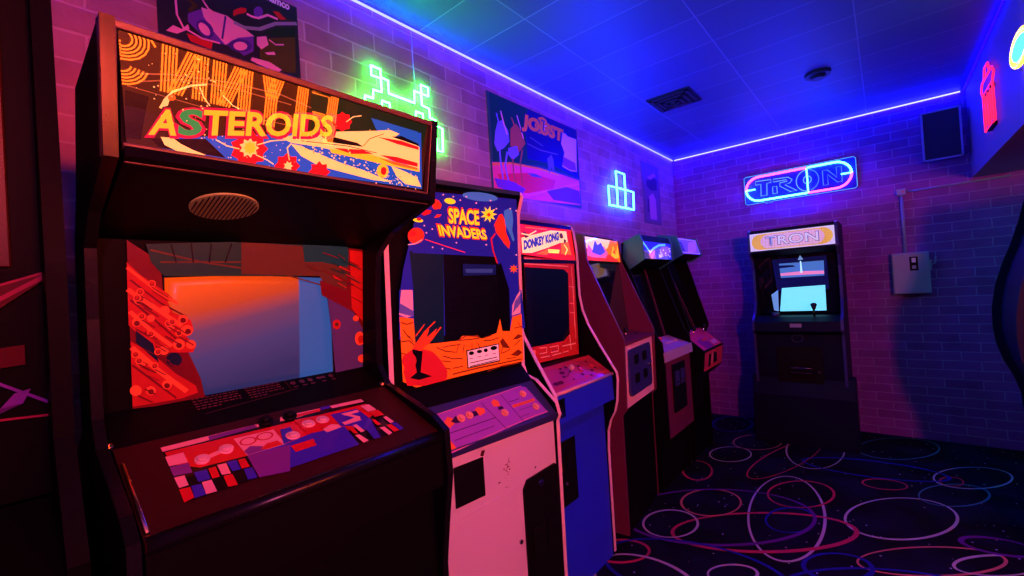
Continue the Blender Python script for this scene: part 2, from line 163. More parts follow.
  ('p','cpnk',[(0.4295,0.1609),(0.4772,0.1597),(0.4781,0.1484),(0.4303,0.1475)]),
  ('s','cpnk',0.01,[(0.4877,0.1913),(0.4575,0.1863),(0.4765,0.1628),(0.4332,0.1546)]),
  ('p','cpnk',[(0.5077,0.2082),(0.5327,0.2057),(0.5367,0.1742),(0.5114,0.1745)]),
  ('p','cpred',[(0.5125,0.172),(0.5387,0.1712),(0.5422,0.1427),(0.5144,0.1449)]),
  ('p','cpnk',[(0.5322,0.1338),(0.5426,0.1349),(0.5463,0.1034),(0.5339,0.101)]),
  ('p','cpred',[(0.4993,0.1373),(0.508,0.1345),(0.5102,0.1091),(0.4996,0.1087)]),
  ('p','cpnk',[(0.4989,0.0977),(0.5117,0.0952),(0.5144,0.0636),(0.5015,0.0598)]),
  ('p','cpred',[(0.5198,0.0996),(0.5337,0.0966),(0.5361,0.0645),(0.5202,0.0646)]),
  ('p','cpbl',[(0.5359,0.0999),(0.548,0.098),(0.551,0.0651),(0.538,0.0635)]),
  ('p','cpnk',[(0.4453,0.1378),(0.456,0.1355),(0.4594,0.1022),(0.4485,0.1015)]),
  ('p','cpnk',[(0.43,0.0979),(0.4406,0.096),(0.4477,0.0639),(0.4326,0.0622)]),
  ('p','cpred',[(0.4297,0.1394),(0.4424,0.1368),(0.4406,0.1001),(0.4317,0.105)]),
  ('p','cpbl',[(0.4649,0.0967),(0.4771,0.0925),(0.4795,0.0621),(0.4638,0.0628)]),
 ],
 'invaders_bezel': [
  ('p','sinv',[(0.1876,0.6716),(0.5913,0.6853),(0.5839,0.2895),(0.0465,0.3188),(0.065,0.4089),(0.1172,0.5812)]),
  ('p','sinv',[(0.0469,0.3409),(0.6001,0.3167),(0.6147,0.1584),(0.0398,0.1807)]),
  ('p','sibk',[(0.2236,0.4593),(0.4856,0.4508),(0.5329,0.3196),(0.5301,0.1439),(0.3715,0.1542),(0.2179,0.1491)]),
  ('p','site',[(0.0896,0.4678),(0.2233,0.4596),(0.2126,0.1531),(0.0951,0.1613),(0.0994,0.3386)]),  # teal reflection on the glass, painted as a dim glowing panel
  ('p','sinv',[(0.1008,0.468),(0.5281,0.4673),(0.5273,0.4499),(0.2232,0.4582),(0.1005,0.4614)]),
  ('p','siog',[(0.0444,0.2545),(0.0952,0.2438),(0.0985,0.1577),(0.1692,0.1519),(0.2742,0.1489),(0.292,0.164),(0.3625,0.1573),(0.3803,0.143),(0.4574,0.1561),(0.4777,0.21),(0.4875,0.1603),(0.5283,0.1559),(0.5435,0.2119),(0.5954,0.2192),(0.5995,0.0263),(0.2432,0.0199),(0.0958,0.0146),(0.0474,0.0428)]),
  ('p','sipk',[(0.0537,0.3406),(0.0958,0.3387),(0.0956,0.2533),(0.0705,0.2491),(0.0433,0.2608)]),
  ('p','sipu',[(0.0484,0.2975),(0.0721,0.2835),(0.0963,0.2691),(0.0954,0.2501),(0.0436,0.2669)]),
  ('p','sipk',[(0.5946,0.3169),(0.5902,0.2235),(0.5416,0.2159),(0.5457,0.2577),(0.5719,0.2947)]),
  ('p','sipu',[(0.5939,0.3013),(0.592,0.2624),(0.5474,0.2269),(0.5601,0.2722)]),
  ('s','sibr',0.004,[(0.2743,0.1509),(0.3092,0.162),(0.3624,0.1545),(0.3712,0.1463),(0.3173,0.1471),(0.2743,0.1495)]),
  ('s','sibr',0.004,[(0.2063,0.1036),(0.2463,0.0876),(0.2883,0.0826)]),
  ('s','sibr',0.0035,[(0.2735,0.1317),(0.2622,0.1058)]),
  ('s','sibr',0.0035,[(0.2992,0.1319),(0.2909,0.1017)]),
  ('s','sibr',0.0035,[(0.3343,0.1309),(0.3347,0.1011)]),
  ('s','sibr',0.0035,[(0.3613,0.131),(0.373,0.1051)]),
  ('s','sibr',0.0035,[(0.1889,0.0696),(0.2365,0.0524)]),
  ('s','sibr',0.0035,[(0.2448,0.0537),(0.2913,0.0543)]),
  ('s','sibr',0.0035,[(0.4835,0.0743),(0.5249,0.0837)]),
  ('s','sibr',0.0035,[(0.5026,0.0488),(0.5549,0.0471)]),
  ('s','sibr',0.0035,[(0.5465,0.0962),(0.585,0.1146)]),
  ('s','sibr',0.0035,[(0.4845,0.0967),(0.4773,0.0722)]),
  ('s','sibr',0.0035,[(0.3897,0.1455),(0.4278,0.1498)]),
  ('s','sibr',0.0035,[(0.2077,0.1336),(0.2485,0.1363)]),
  ('s','sibr',0.0035,[(0.2485,0.135),(0.2821,0.1348)]),
  ('s','sibr',0.0035,[(0.0447,0.1367),(0.0721,0.1265)]),
  ('s','sibr',0.0035,[(0.0549,0.21),(0.0746,0.1828)]),
  ('s','sibr',0.0035,[(0.0749,0.189),(0.0882,0.1685)]),
  ('s','sibr',0.0035,[(0.5498,0.1651),(0.593,0.1685)]),
  ('s','sibr',0.0035,[(0.5721,0.1861),(0.5927,0.1607)]),
  ('s','sibr',0.0035,[(0.2438,0.0334),(0.2947,0.0343)]),
  ('s','sibr',0.0035,[(0.188,0.0498),(0.2192,0.031)]),
  ('s','sibr',0.0035,[(0.481,0.022),(0.5644,0.0224)]),
  ('s','sibr',0.0035,[(0.1977,0.0882),(0.2376,0.078)]),
  ('s','sibr',0.004,[(0.1802,0.1372),(0.2151,0.1192),(0.2557,0.1101)]),
  ('s','sibr',0.004,[(0.0491,0.2355),(0.0696,0.2273),(0.091,0.2315)]),
  ('s','sibr',0.004,[(0.3892,0.1348),(0.427,0.1323),(0.4663,0.1365)]),
  ('s','sibr',0.004,[(0.0463,0.1737),(0.0742,0.1734),(0.0948,0.155)]),
  ('p','sibr',[(0.4706,0.121),(0.4863,0.1341),(0.5251,0.0875),(0.4845,0.0967)]),
  ('p','sibr',[(0.5371,0.1204),(0.57,0.1398),(0.5967,0.1289),(0.569,0.1205)]),
  ('p','sibr',[(0.5239,0.0609),(0.567,0.078),(0.5935,0.0626),(0.5658,0.051)]),
  ('s','sibr',0.005,[(0.2438,0.0334),(0.3479,0.0366),(0.4617,0.0364),(0.5868,0.0361)]),
  ('s','sibr',0.004,[(0.4025,0.0166),(0.4812,0.0257),(0.5752,0.0223)]),
  ('p','sird',[(0.0654,0.1337),(0.0945,0.1487),(0.1604,0.1268),(0.1901,0.096),(0.2201,0.0511),(0.2145,0.0183),(0.1252,0.0153),(0.0607,0.0278),(0.0488,0.0738)]),
  ('p','sirr',[(0.0874,0.1496),(0.1334,0.1985),(0.1524,0.2029),(0.1398,0.1751),(0.1832,0.203),(0.1662,0.1687),(0.1157,0.133)]),
  ('s','sirr',0.004,[(0.0998,0.1862),(0.1344,0.221)]),
  ('s','sirr',0.004,[(0.1371,0.1981),(0.1765,0.2268)]),
  ('s','sirr',0.005,[(0.1465,0.1548),(0.199,0.2047)]),
  ('p','sibk',[(0.0835,0.1438),(0.123,0.132),(0.1125,0.0628),(0.1566,0.0421),(0.1041,0.0386),(0.0723,0.0508),(0.098,0.0653)]),
  ('p','sird',[(0.0983,0.1035),(0.0951,0.0924),(0.0871,0.0844),(0.0761,0.0811),(0.0642,0.0831),(0.0539,0.0899),(0.047,0.1001),(0.045,0.1118),(0.048,0.1226),(0.0557,0.1306),(0.0665,0.1342),(0.0784,0.1325),(0.089,0.1258),(0.0961,0.1155)]),
  ('p','sibk',[(0.3051,0.1101),(0.4654,0.1157),(0.4671,0.0452),(0.3081,0.0418)]),
  ('p','sicd',[(0.3101,0.1059),(0.4612,0.1118),(0.4633,0.0496),(0.3127,0.0459)]),
  ('s','sibk',0.003,[(0.3204,0.0609),(0.453,0.0638)]),
  ('s','sibk',0.003,[(0.3198,0.0483),(0.4555,0.053)]),
  ('p','sibk',[(0.3405,0.0963),(0.3398,0.0932),(0.3368,0.0908),(0.3321,0.0894),(0.3267,0.0894),(0.3216,0.0908),(0.3178,0.0933),(0.316,0.0964),(0.3167,0.0995),(0.3197,0.1019),(0.3243,0.1033),(0.3298,0.1033),(0.3349,0.1019),(0.3388,0.0995)]),
  ('p','sibk',[(0.3789,0.0974),(0.3781,0.0946),(0.375,0.0923),(0.3701,0.0911),(0.3645,0.0911),(0.3592,0.0924),(0.3553,0.0946),(0.3536,0.0975),(0.3544,0.1003),(0.3575,0.1025),(0.3623,0.1038),(0.3679,0.1038),(0.3732,0.1025),(0.3771,0.1003)]),
  ('p','sibk',[(0.4071,0.0975),(0.4066,0.0943),(0.4042,0.0918),(0.4004,0.0904),(0.3958,0.0904),(0.3915,0.0918),(0.3883,0.0944),(0.3867,0.0975),(0.3871,0.1007),(0.3895,0.1032),(0.3933,0.1047),(0.3979,0.1047),(0.4022,0.1033),(0.4055,0.1007)]),
  ('p','sibk',[(0.4545,0.1008),(0.4534,0.0972),(0.4491,0.0944),(0.4424,0.0928),(0.4348,0.0928),(0.4276,0.0944),(0.4224,0.0973),(0.42,0.1008),(0.4211,0.1044),(0.4253,0.1072),(0.4319,0.1088),(0.4396,0.1088),(0.4468,0.1073),(0.4521,0.1044)]),
  ('s','sibk',0.002,[(0.3185,0.0767),(0.3336,0.0772)]),
  ('s','sibk',0.002,[(0.3571,0.078),(0.3736,0.0784)]),
  ('s','sibk',0.002,[(0.3913,0.0787),(0.4073,0.0793)]),
  ('s','sibk',0.002,[(0.4274,0.0793),(0.4459,0.0796)]),
  ('p','sibl',[(0.4845,0.677),(0.4762,0.6702),(0.4554,0.6644),(0.4256,0.6603),(0.392,0.6586),(0.3597,0.6595),(0.3334,0.6627),(0.3166,0.6677),(0.3116,0.6737),(0.3188,0.68),(0.3374,0.6856),(0.365,0.6898),(0.3979,0.6919),(0.4313,0.6915),(0.4598,0.6885),(0.4787,0.6834)]),
  ('p','siye',[(0.281,0.6447),(0.2775,0.6405),(0.27,0.6374),(0.26,0.636),(0.2495,0.6366),(0.2406,0.639),(0.235,0.6428),(0.2338,0.6472),(0.2372,0.6513),(0.2445,0.6545),(0.2544,0.6559),(0.2649,0.6554),(0.274,0.653),(0.2798,0.6492)]),
  ('p','siye',[(0.144,0.5686),(0.1415,0.566),(0.1356,0.5643),(0.1274,0.5636),(0.1187,0.5641),(0.1112,0.5658),(0.1062,0.5682),(0.1048,0.5709),(0.1073,0.5733),(0.113,0.5751),(0.1211,0.5758),(0.1298,0.5753),(0.1375,0.5737),(0.1426,0.5713)]),
  ('p','sird',[(0.1375,0.5746),(0.1365,0.5722),(0.1338,0.5702),(0.1301,0.5689),(0.126,0.5686),(0.1223,0.5694),(0.1199,0.5711),(0.1191,0.5734),(0.1201,0.5757),(0.1227,0.5778),(0.1264,0.579),(0.1306,0.5793),(0.1342,0.5785),(0.1367,0.5769)]),
  ('p','siro',[(0.1442,0.5312),(0.1464,0.5195),(0.1422,0.5076),(0.1325,0.4978),(0.1193,0.4921),(0.1052,0.4916),(0.0931,0.4964),(0.0853,0.5053),(0.0832,0.5166),(0.0872,0.5283),(0.0965,0.538),(0.1094,0.5438),(0.1235,0.5447),(0.136,0.5402)]),
  ('p','sird',[(0.1173,0.5304),(0.1174,0.5267),(0.1147,0.5226),(0.1098,0.5187),(0.1036,0.516),(0.0974,0.5149),(0.0924,0.5156),(0.0895,0.5181),(0.0894,0.5217),(0.092,0.5258),(0.0968,0.5297),(0.103,0.5324),(0.1092,0.5336),(0.1143,0.5329)]),
  ('s','sicd',0.003,[(0.0831,0.4874),(0.1094,0.4914),(0.1367,0.5055)]),
  ('p','siro',[(0.1813,0.6198),(0.1946,0.647),(0.2108,0.643),(0.221,0.6301),(0.2154,0.6157),(0.1889,0.6108)]),
  ('p','sird',[(0.1367,0.5906),(0.1569,0.6076),(0.1791,0.6073),(0.1738,0.5953),(0.1482,0.5867)]),
  ('p','siro',[(0.1877,0.5827),(0.2004,0.5952),(0.2194,0.5952),(0.2082,0.5854)]),
  ('s','siro',0.003,[(0.1485,0.5073),(0.2246,0.4876),(0.3152,0.4658)]),
  ('p','siye',[(0.477,0.6155),(0.4529,0.6085),(0.4659,0.5939),(0.4436,0.5998),(0.4401,0.5812),(0.43,0.5971),(0.4121,0.5833),(0.4185,0.6015),(0.3948,0.5987),(0.4143,0.6109),(0.3958,0.6203),(0.4194,0.621),(0.4146,0.6383),(0.4314,0.6271),(0.443,0.6445),(0.4449,0.6263),(0.4678,0.6356),(0.4534,0.619)]),
  ('p','siro',[(0.4482,0.6118),(0.4403,0.6089),(0.4425,0.6031),(0.4354,0.6057),(0.4305,0.6002),(0.4296,0.6063),(0.4214,0.6053),(0.4271,0.6103),(0.4218,0.6145),(0.43,0.6147),(0.4315,0.621),(0.4359,0.6161),(0.4433,0.6198),(0.4406,0.6136)]),
  ('p','siog',[(0.5825,0.4033),(0.5668,0.4001),(0.574,0.3897),(0.56,0.3954),(0.5548,0.3843),(0.5507,0.3955),(0.5365,0.3903),(0.5444,0.4003),(0.5295,0.4039),(0.5447,0.4071),(0.5377,0.4173),(0.5515,0.4118),(0.5566,0.4228),(0.5608,0.4117),(0.5753,0.4171),(0.5672,0.4068)]),
  ('p','siro',[(0.4873,0.6147),(0.5032,0.6197),(0.5179,0.5933),(0.5211,0.5462),(0.5408,0.5073),(0.5343,0.4833),(0.5135,0.4986),(0.4934,0.5215),(0.4685,0.5438),(0.4597,0.5742)]),
  ('p','sibl',[(0.5144,0.6323),(0.5418,0.644),(0.5578,0.6358),(0.5615,0.596),(0.554,0.5557),(0.5656,0.5201),(0.5575,0.5118),(0.5373,0.5469),(0.5172,0.5775),(0.5133,0.6087)]),
  ('s','sird',0.007,[(0.4632,0.5397),(0.4419,0.5197),(0.4499,0.4739),(0.4682,0.4278)]),
  ('p','sinv',[(0.4678,0.5284),(0.5082,0.4985),(0.5052,0.4356),(0.473,0.42),(0.4601,0.4741)]),
  ('p','sidim',[(0.3015,0.4244),(0.4627,0.4201),(0.4578,0.3815),(0.3022,0.381)]),  # this and the next: painted reflection of a marquee opposite, faintly glowing
  ('p','sidim2',[(0.3124,0.4062),(0.4467,0.4048),(0.4409,0.3895),(0.3163,0.3916)]),
  ('p','sicd',[(0.1811,0.5433),(0.1807,0.5421),(0.1798,0.5411),(0.1784,0.5405),(0.177,0.5404),(0.1757,0.5409),(0.1749,0.5418),(0.1746,0.543),(0.175,0.5442),(0.1759,0.5452),(0.1772,0.5458),(0.1787,0.5458),(0.1799,0.5454),(0.1808,0.5445)]),
  ('p','sicd',[(0.1799,0.481),(0.1795,0.4798),(0.1786,0.4788),(0.1772,0.4783),(0.1758,0.4782),(0.1745,0.4787),(0.1737,0.4797),(0.1734,0.4809),(0.1738,0.482),(0.1747,0.483),(0.1761,0.4836),(0.1775,0.4836),(0.1788,0.4831),(0.1796,0.4822)]),
  ('p','sicd',[(0.2318,0.6659),(0.2314,0.6646),(0.2304,0.6636),(0.229,0.6629),(0.2275,0.6627),(0.2262,0.6631),(0.2253,0.664),(0.2251,0.6652),(0.2255,0.6664),(0.2264,0.6675),(0.2278,0.6682),(0.2293,0.6683),(0.2306,0.6679),(0.2315,0.6671)]),
  ('p','sicd',[(0.2744,0.6632),(0.274,0.6619),(0.273,0.6608),(0.2715,0.6601),(0.27,0.66),(0.2686,0.6604),(0.2677,0.6613),(0.2674,0.6625),(0.2678,0.6638),(0.2688,0.6648),(0.2702,0.6655),(0.2718,0.6657),(0.2732,0.6653),(0.2741,0.6644)]),
  ('p','sicd',[(0.3048,0.6533),(0.3044,0.652),(0.3034,0.6509),(0.3019,0.6502),(0.3003,0.6501),(0.2989,0.6505),(0.2979,0.6514),(0.2977,0.6526),(0.2981,0.6539),(0.2991,0.655),(0.3006,0.6557),(0.3022,0.6558),(0.3036,0.6554),(0.3045,0.6545)]),
  ('p','sicd',[(0.3784,0.6499),(0.378,0.6485),(0.3769,0.6474),(0.3753,0.6467),(0.3737,0.6465),(0.3722,0.647),(0.3711,0.6479),(0.3708,0.6492),(0.3713,0.6505),(0.3724,0.6516),(0.3739,0.6523),(0.3756,0.6525),(0.3771,0.6521),(0.3781,0.6511)]),
  ('p','sicd',[(0.5516,0.6432),(0.5511,0.6418),(0.5498,0.6406),(0.548,0.6398),(0.5461,0.6397),(0.5444,0.6402),(0.5432,0.6412),(0.5428,0.6425),(0.5433,0.6439),(0.5446,0.6451),(0.5464,0.6459),(0.5483,0.6461),(0.55,0.6456),(0.5512,0.6446)]),
  ('p','sicd',[(0.5846,0.6379),(0.5841,0.6364),(0.5828,0.6352),(0.5809,0.6344),(0.5789,0.6343),(0.5772,0.6348),(0.576,0.6358),(0.5756,0.6372),(0.5761,0.6386),(0.5774,0.6398),(0.5792,0.6406),(0.5812,0.6407),(0.583,0.6403),(0.5842,0.6392)]),
  ('p','sicd',[(0.1498,0.5532),(0.1494,0.552),(0.1485,0.551),(0.1472,0.5504),(0.1458,0.5503),(0.1446,0.5508),(0.1438,0.5517),(0.1435,0.5528),(0.1439,0.554),(0.1448,0.555),(0.1461,0.5556),(0.1475,0.5557),(0.1487,0.5552),(0.1495,0.5543)]),
  ('p','sicd',[(0.4199,0.4962),(0.4194,0.4949),(0.4183,0.4938),(0.4167,0.4931),(0.4149,0.4931),(0.4133,0.4936),(0.4123,0.4947),(0.412,0.496),(0.4124,0.4973),(0.4136,0.4984),(0.4152,0.499),(0.4169,0.4991),(0.4185,0.4985),(0.4195,0.4975)]),
  ('p','sicd',[(0.4769,0.6371),(0.4765,0.6357),(0.4753,0.6346),(0.4736,0.6338),(0.4717,0.6337),(0.4701,0.6342),(0.469,0.6351),(0.4687,0.6364),(0.4692,0.6378),(0.4703,0.639),(0.472,0.6397),(0.4739,0.6399),(0.4755,0.6394),(0.4766,0.6384)]),
  ('p','sicd',[(0.2191,0.477),(0.2187,0.4758),(0.2177,0.4748),(0.2163,0.4742),(0.2149,0.4742),(0.2135,0.4747),(0.2127,0.4757),(0.2124,0.4769),(0.2128,0.4781),(0.2137,0.4791),(0.2151,0.4796),(0.2166,0.4797),(0.2179,0.4791),(0.2188,0.4782)]),
  ('p','sicd',[(0.2801,0.4997),(0.2797,0.4984),(0.2786,0.4974),(0.2772,0.4968),(0.2756,0.4968),(0.2743,0.4973),(0.2733,0.4982),(0.273,0.4995),(0.2734,0.5007),(0.2745,0.5017),(0.2759,0.5023),(0.2775,0.5024),(0.2788,0.5019),(0.2798,0.5009)]),
  ('p','sicd',[(0.5762,0.4599),(0.5757,0.4585),(0.5744,0.4574),(0.5726,0.4567),(0.5706,0.4567),(0.5688,0.4573),(0.5676,0.4584),(0.5672,0.4598),(0.5677,0.4612),(0.569,0.4624),(0.5709,0.463),(0.5728,0.463),(0.5746,0.4624),(0.5758,0.4613)]),
  ('p','sicd',[(0.1566,0.5299),(0.1562,0.5287),(0.1553,0.5277),(0.154,0.5271),(0.1526,0.5271),(0.1514,0.5275),(0.1505,0.5284),(0.1503,0.5296),(0.1506,0.5308),(0.1516,0.5318),(0.1528,0.5323),(0.1542,0.5324),(0.1555,0.5319),(0.1563,0.531)]),
  ('p','sicd',[(0.3327,0.669),(0.3322,0.6677),(0.3312,0.6666),(0.3297,0.6659),(0.3281,0.6657),(0.3266,0.6662),(0.3256,0.6671),(0.3253,0.6683),(0.3258,0.6696),(0.3268,0.6707),(0.3283,0.6714),(0.3299,0.6716),(0.3314,0.6712),(0.3324,0.6703)]),
  ('p','sicd',[(0.4477,0.6653),(0.4472,0.6639),(0.446,0.6627),(0.4444,0.662),(0.4426,0.6618),(0.441,0.6623),(0.4399,0.6632),(0.4396,0.6645),(0.4401,0.6659),(0.4412,0.6671),(0.4429,0.6678),(0.4447,0.668),(0.4463,0.6675),(0.4473,0.6666)]),
  ('t','siro','SPACE',[(0.2432,0.5647),(0.387,0.5656),(0.2419,0.6277)],0.05),
  ('t','siye','SPACE',[(0.2467,0.5663),(0.3852,0.5677),(0.2458,0.621)],0.03),
  ('t','siro','INVADERS',[(0.2051,0.5168),(0.4246,0.5115),(0.1917,0.5644)],0.05),
  ('t','siye','INVADERS',[(0.2078,0.5218),(0.4217,0.5152),(0.1988,0.5593)],0.03),
 ],
 'invaders_panel': [
  ('p','sppu',[(0.0987,0.1254),(0.5095,0.1491),(0.5355,0.1365),(0.552,0.0091),(0.4139,0.0055),(0.0859,-0.0166),(0.1147,0.0501),(0.1042,0.0986)]),
  ('s','spln',0.0025,[(0.0987,0.1254),(0.5184,0.1468)]),
  ('s','spln',0.0025,[(0.0873,-0.0141),(0.3181,0.0038),(0.4782,0.0119),(0.5515,0.0117)]),
  ('s','spdk',0.0025,[(0.1173,0.0492),(0.3191,0.0528)]),
  ('s','spdk',0.0025,[(0.3032,0.1235),(0.3324,0.0027)]),
  ('s','spdk',0.0025,[(0.4034,0.1327),(0.4195,0.0074)]),
  ('s','spdk',0.0025,[(0.4169,0.0952),(0.4686,0.0966)]),
  ('s','spdk',0.002,[(0.1288,0.0202),(0.2957,0.0248)]),
  ('p','spor',[(0.1117,0.0448),(0.1215,-0.0082),(0.0852,-0.0074)]),
  ('p','spor',[(0.1283,0.0911),(0.1505,0.1077),(0.1667,0.096),(0.1756,0.083),(0.1362,0.0656),(0.1317,0.0801)]),
  ('p','spor',[(0.2623,0.1058),(0.2805,0.1114),(0.3013,0.0981),(0.2942,0.082),(0.2679,0.0755),(0.2567,0.086)]),
  ('p','spor',[(0.3437,0.1158),(0.3611,0.124),(0.3755,0.1107),(0.3685,0.0898),(0.3403,0.0941)]),
  ('p','spdk',[(0.1517,0.0871),(0.1802,0.1021),(0.1834,0.0738),(0.165,0.0763)]),
  ('p','spdk',[(0.2415,0.1012),(0.2645,0.098),(0.2638,0.0803),(0.2351,0.0799)]),
  ('p','spdk',[(0.3565,0.0895),(0.3751,0.0879),(0.3781,0.0757),(0.3509,0.0762)]),
  ('p','spor',[(0.4175,0.0795),(0.5354,0.0806),(0.531,0.0688),(0.4162,0.0669)]),
  ('s','cpred',0.002,[(0.4243,0.0722),(0.5251,0.0737)]),
  ('s','spdk',0.0015,[(0.4336,0.0518),(0.5021,0.0513)]),
  ('s','spdk',0.0015,[(0.4213,0.0254),(0.4634,0.0254)]),
 ],
 'kong_marquee': [
  ('p','dkrd',[(0.1139,0.1716),(0.5745,0.1738),(0.5642,-0.0046),(0.0812,0.0278)]),
  ('p','dkcr',[(0.1081,0.1054),(0.3562,0.1566),(0.5017,0.1605),(0.5004,0.1007),(0.4246,0.0946),(0.2961,0.0624),(0.1708,0.0353),(0.0993,0.0334)]),
  ('p','dkbr',[(0.4332,0.145),(0.4588,0.1493),(0.4668,0.1245),(0.4404,0.1175),(0.4287,0.128)]),
  ('p','dkor',[(0.4344,0.095),(0.5063,0.1038),(0.5173,0.0332),(0.4186,0.0364)]),
  ('p','dkye',[(0.3082,0.0575),(0.41,0.0582),(0.4001,0.0387),(0.3079,0.039)]),
  ('p','dkor',[(0.2026,0.0311),(0.3037,0.0574),(0.3073,0.0363),(0.2874,0.0279)]),
  ('p','dkbr',[(0.128,0.1414),(0.1606,0.1284),(0.1651,0.1135),(0.1391,0.1045),(0.1261,0.1163)]),
  ('s','dkor',0.006,[(0.1516,0.1582),(0.3207,0.1596)]),
  ('s','dkcr',0.006,[(0.1127,0.1255),(0.1669,0.1212),(0.2304,0.1456)]),
  ('s','dkye',0.008,[(0.461,0.085),(0.485,0.0634),(0.4572,0.0346)]),
  ('p','dkbr',[(0.4653,0.1188),(0.4882,0.1115),(0.4734,0.0939),(0.4591,0.0961)]),
  ('t','dkye2','DONKEY KONG',[(0.1072,0.041),(0.4224,0.1044),(0.1141,0.0809)],0.05),
  ('t','dkbl','DONKEY KONG',[(0.1097,0.0451),(0.4184,0.1075),(0.1193,0.0935)],0.075),
 ],
 'kong_bezel': [
  ('p','dbrd',[(0.0996,0.5213),(0.529,0.5069),(0.5325,0.0062),(0.0983,0.0176)]),
  ('p','dbbk',[(0.1,0.4723),(0.4281,0.4609),(0.4668,0.4382),(0.4526,0.1232),(0.3959,0.0928),(0.2692,0.0947),(0.0982,0.0972)]),
  ('s','dbpk',0.006,[(0.1031,0.5121),(0.5136,0.4944)]),
  ('s','dbpk',0.006,[(0.1013,0.4882),(0.4701,0.4759)]),
  ('s','dbpk',0.004,[(0.5007,0.476),(0.5116,0.0935)]),
  ('s','dbrd2',0.004,[(0.5276,0.4915),(0.5203,0.031)]),
  ('p','dbpk',[(0.1078,0.0826),(0.1516,0.0803),(0.1527,0.0396),(0.1089,0.0424)]),
  ('s','dbpk',0.005,[(0.1859,0.085),(0.244,0.0812),(0.2419,0.0563),(0.1836,0.058)]),
  ('s','dbpk',0.005,[(0.1935,0.0386),(0.2643,0.0361)]),
  ('s','dbpk',0.005,[(0.2678,0.0779),(0.3424,0.0764),(0.3401,0.0492),(0.2777,0.0511)]),
  ('s','dbpk',0.005,[(0.2887,0.0353),(0.3646,0.0355)]),
  ('s','dbpk',0.006,[(0.3806,0.0683),(0.5035,0.067)]),
  ('s','dbpk',0.006,[(0.4519,0.1157),(0.4589,0.0397)]),
  ('s','dbpk',0.004,[(0.3778,0.0365),(0.4312,0.0361)]),
  ('s','dbpk',0.004,[(0.469,0.3703),(0.5134,0.3659),(0.5055,0.2776),(0.4668,0.283)]),
  ('s','dbpk',0.004,[(0.4625,0.235),(0.5067,0.2286),(0.503,0.1556)]),
 ],
 'poster_big': [
  ('p','pvio',[(0.4532,2.3808),(0.494,2.4147),(0.5252,2.4072),(0.5632,2.4185),(0.6261,2.4008),(0.6508,2.3825),(0.6479,2.33),(0.6158,2.3011),(0.5773,2.3199),(0.5391,2.316),(0.5118,2.3214),(0.4768,2.3336),(0.4519,2.3543)]),
  ('p','ppnk',[(0.492,2.4191),(0.5682,2.4234),(0.6536,2.3865),(0.5989,2.3589),(0.558,2.318),(0.5224,2.3524),(0.4972,2.3896)]),
  ('s','pvio2',0.006,[(0.5632,2.4185),(0.5495,2.3364)]),
  ('p','pvio2',[(0.5163,2.3707),(0.5231,2.3595),(0.5252,2.3461),(0.5222,2.3331),(0.5147,2.3232),(0.5043,2.3184),(0.4931,2.3195),(0.4832,2.3263),(0.4767,2.3373),(0.4747,2.3505),(0.4776,2.3632),(0.4848,2.373),(0.495,2.3781),(0.5062,2.3773)]),
  ('p','ppnk',[(0.5069,2.3602),(0.5119,2.3526),(0.5141,2.3439),(0.5129,2.3359),(0.5086,2.3302),(0.5021,2.3279),(0.4947,2.3295),(0.4879,2.3346),(0.483,2.3422),(0.4809,2.3508),(0.4821,2.3587),(0.4862,2.3644),(0.4926,2.3667),(0.5,2.3652)]),
  ('p','pvio2',[(0.6434,2.3445),(0.6381,2.3325),(0.6263,2.3208),(0.6103,2.3118),(0.5936,2.3071),(0.5793,2.3077),(0.5702,2.3132),(0.5679,2.3226),(0.5728,2.3342),(0.5841,2.3456),(0.5996,2.3548),(0.6165,2.3599),(0.6313,2.3597),(0.6409,2.3542)]),
  ('p','ppnk',[(0.6278,2.3383),(0.6246,2.3304),(0.6174,2.3229),(0.6079,2.3171),(0.5978,2.3143),(0.5893,2.3149),(0.5838,2.3188),(0.5825,2.3252),(0.5856,2.3329),(0.5925,2.3403),(0.6019,2.3461),(0.612,2.3491),(0.6207,2.3487),(0.6264,2.3448)]),
  ('p','pred',[(0.4457,2.313),(0.4889,2.3123),(0.5205,2.3141),(0.5145,2.2851),(0.4573,2.2893)]),
  ('p','pred',[(0.589,2.4519),(0.6149,2.4748),(0.6327,2.4772),(0.6294,2.4615),(0.6034,2.4444),(0.5878,2.4292)]),
  ('p','pred',[(0.7221,2.5086),(0.7448,2.5157),(0.7724,2.4978),(0.7489,2.4876)]),
  ('p','pvio',[(0.6884,2.4906),(0.6862,2.4808),(0.6813,2.4716),(0.6745,2.4647),(0.6673,2.4616),(0.661,2.4627),(0.6569,2.4679),(0.6558,2.4761),(0.6579,2.4858),(0.6628,2.495),(0.6695,2.5019),(0.6767,2.5052),(0.6831,2.5041),(0.6872,2.4989)]),
  ('s','ppnk',0.008,[(0.6343,2.458),(0.6496,2.4562),(0.6707,2.4597),(0.7043,2.486),(0.7375,2.4857)]),
  ('s','pgry',0.012,[(0.5916,2.4087),(0.6212,2.4044),(0.6738,2.4206),(0.7307,2.465),(0.8077,2.4977)]),
  ('p','pgrn',[(0.6839,2.4103),(0.7297,2.4467),(0.8036,2.4775),(0.8015,2.443),(0.728,2.4164)]),
  ('p','polv',[(0.6719,2.3852),(0.8015,2.443),(0.7961,2.3004),(0.7432,2.2885),(0.6674,2.3028)]),
  ('p','ppnk',[(0.6614,2.3867),(0.6943,2.4028),(0.7008,2.3733),(0.6751,2.346),(0.6598,2.3574)]),
  ('p','ppnk',[(0.3916,2.2985),(0.4109,2.3241),(0.4334,2.3208),(0.4514,2.3438),(0.455,2.3298),(0.42,2.3)]),
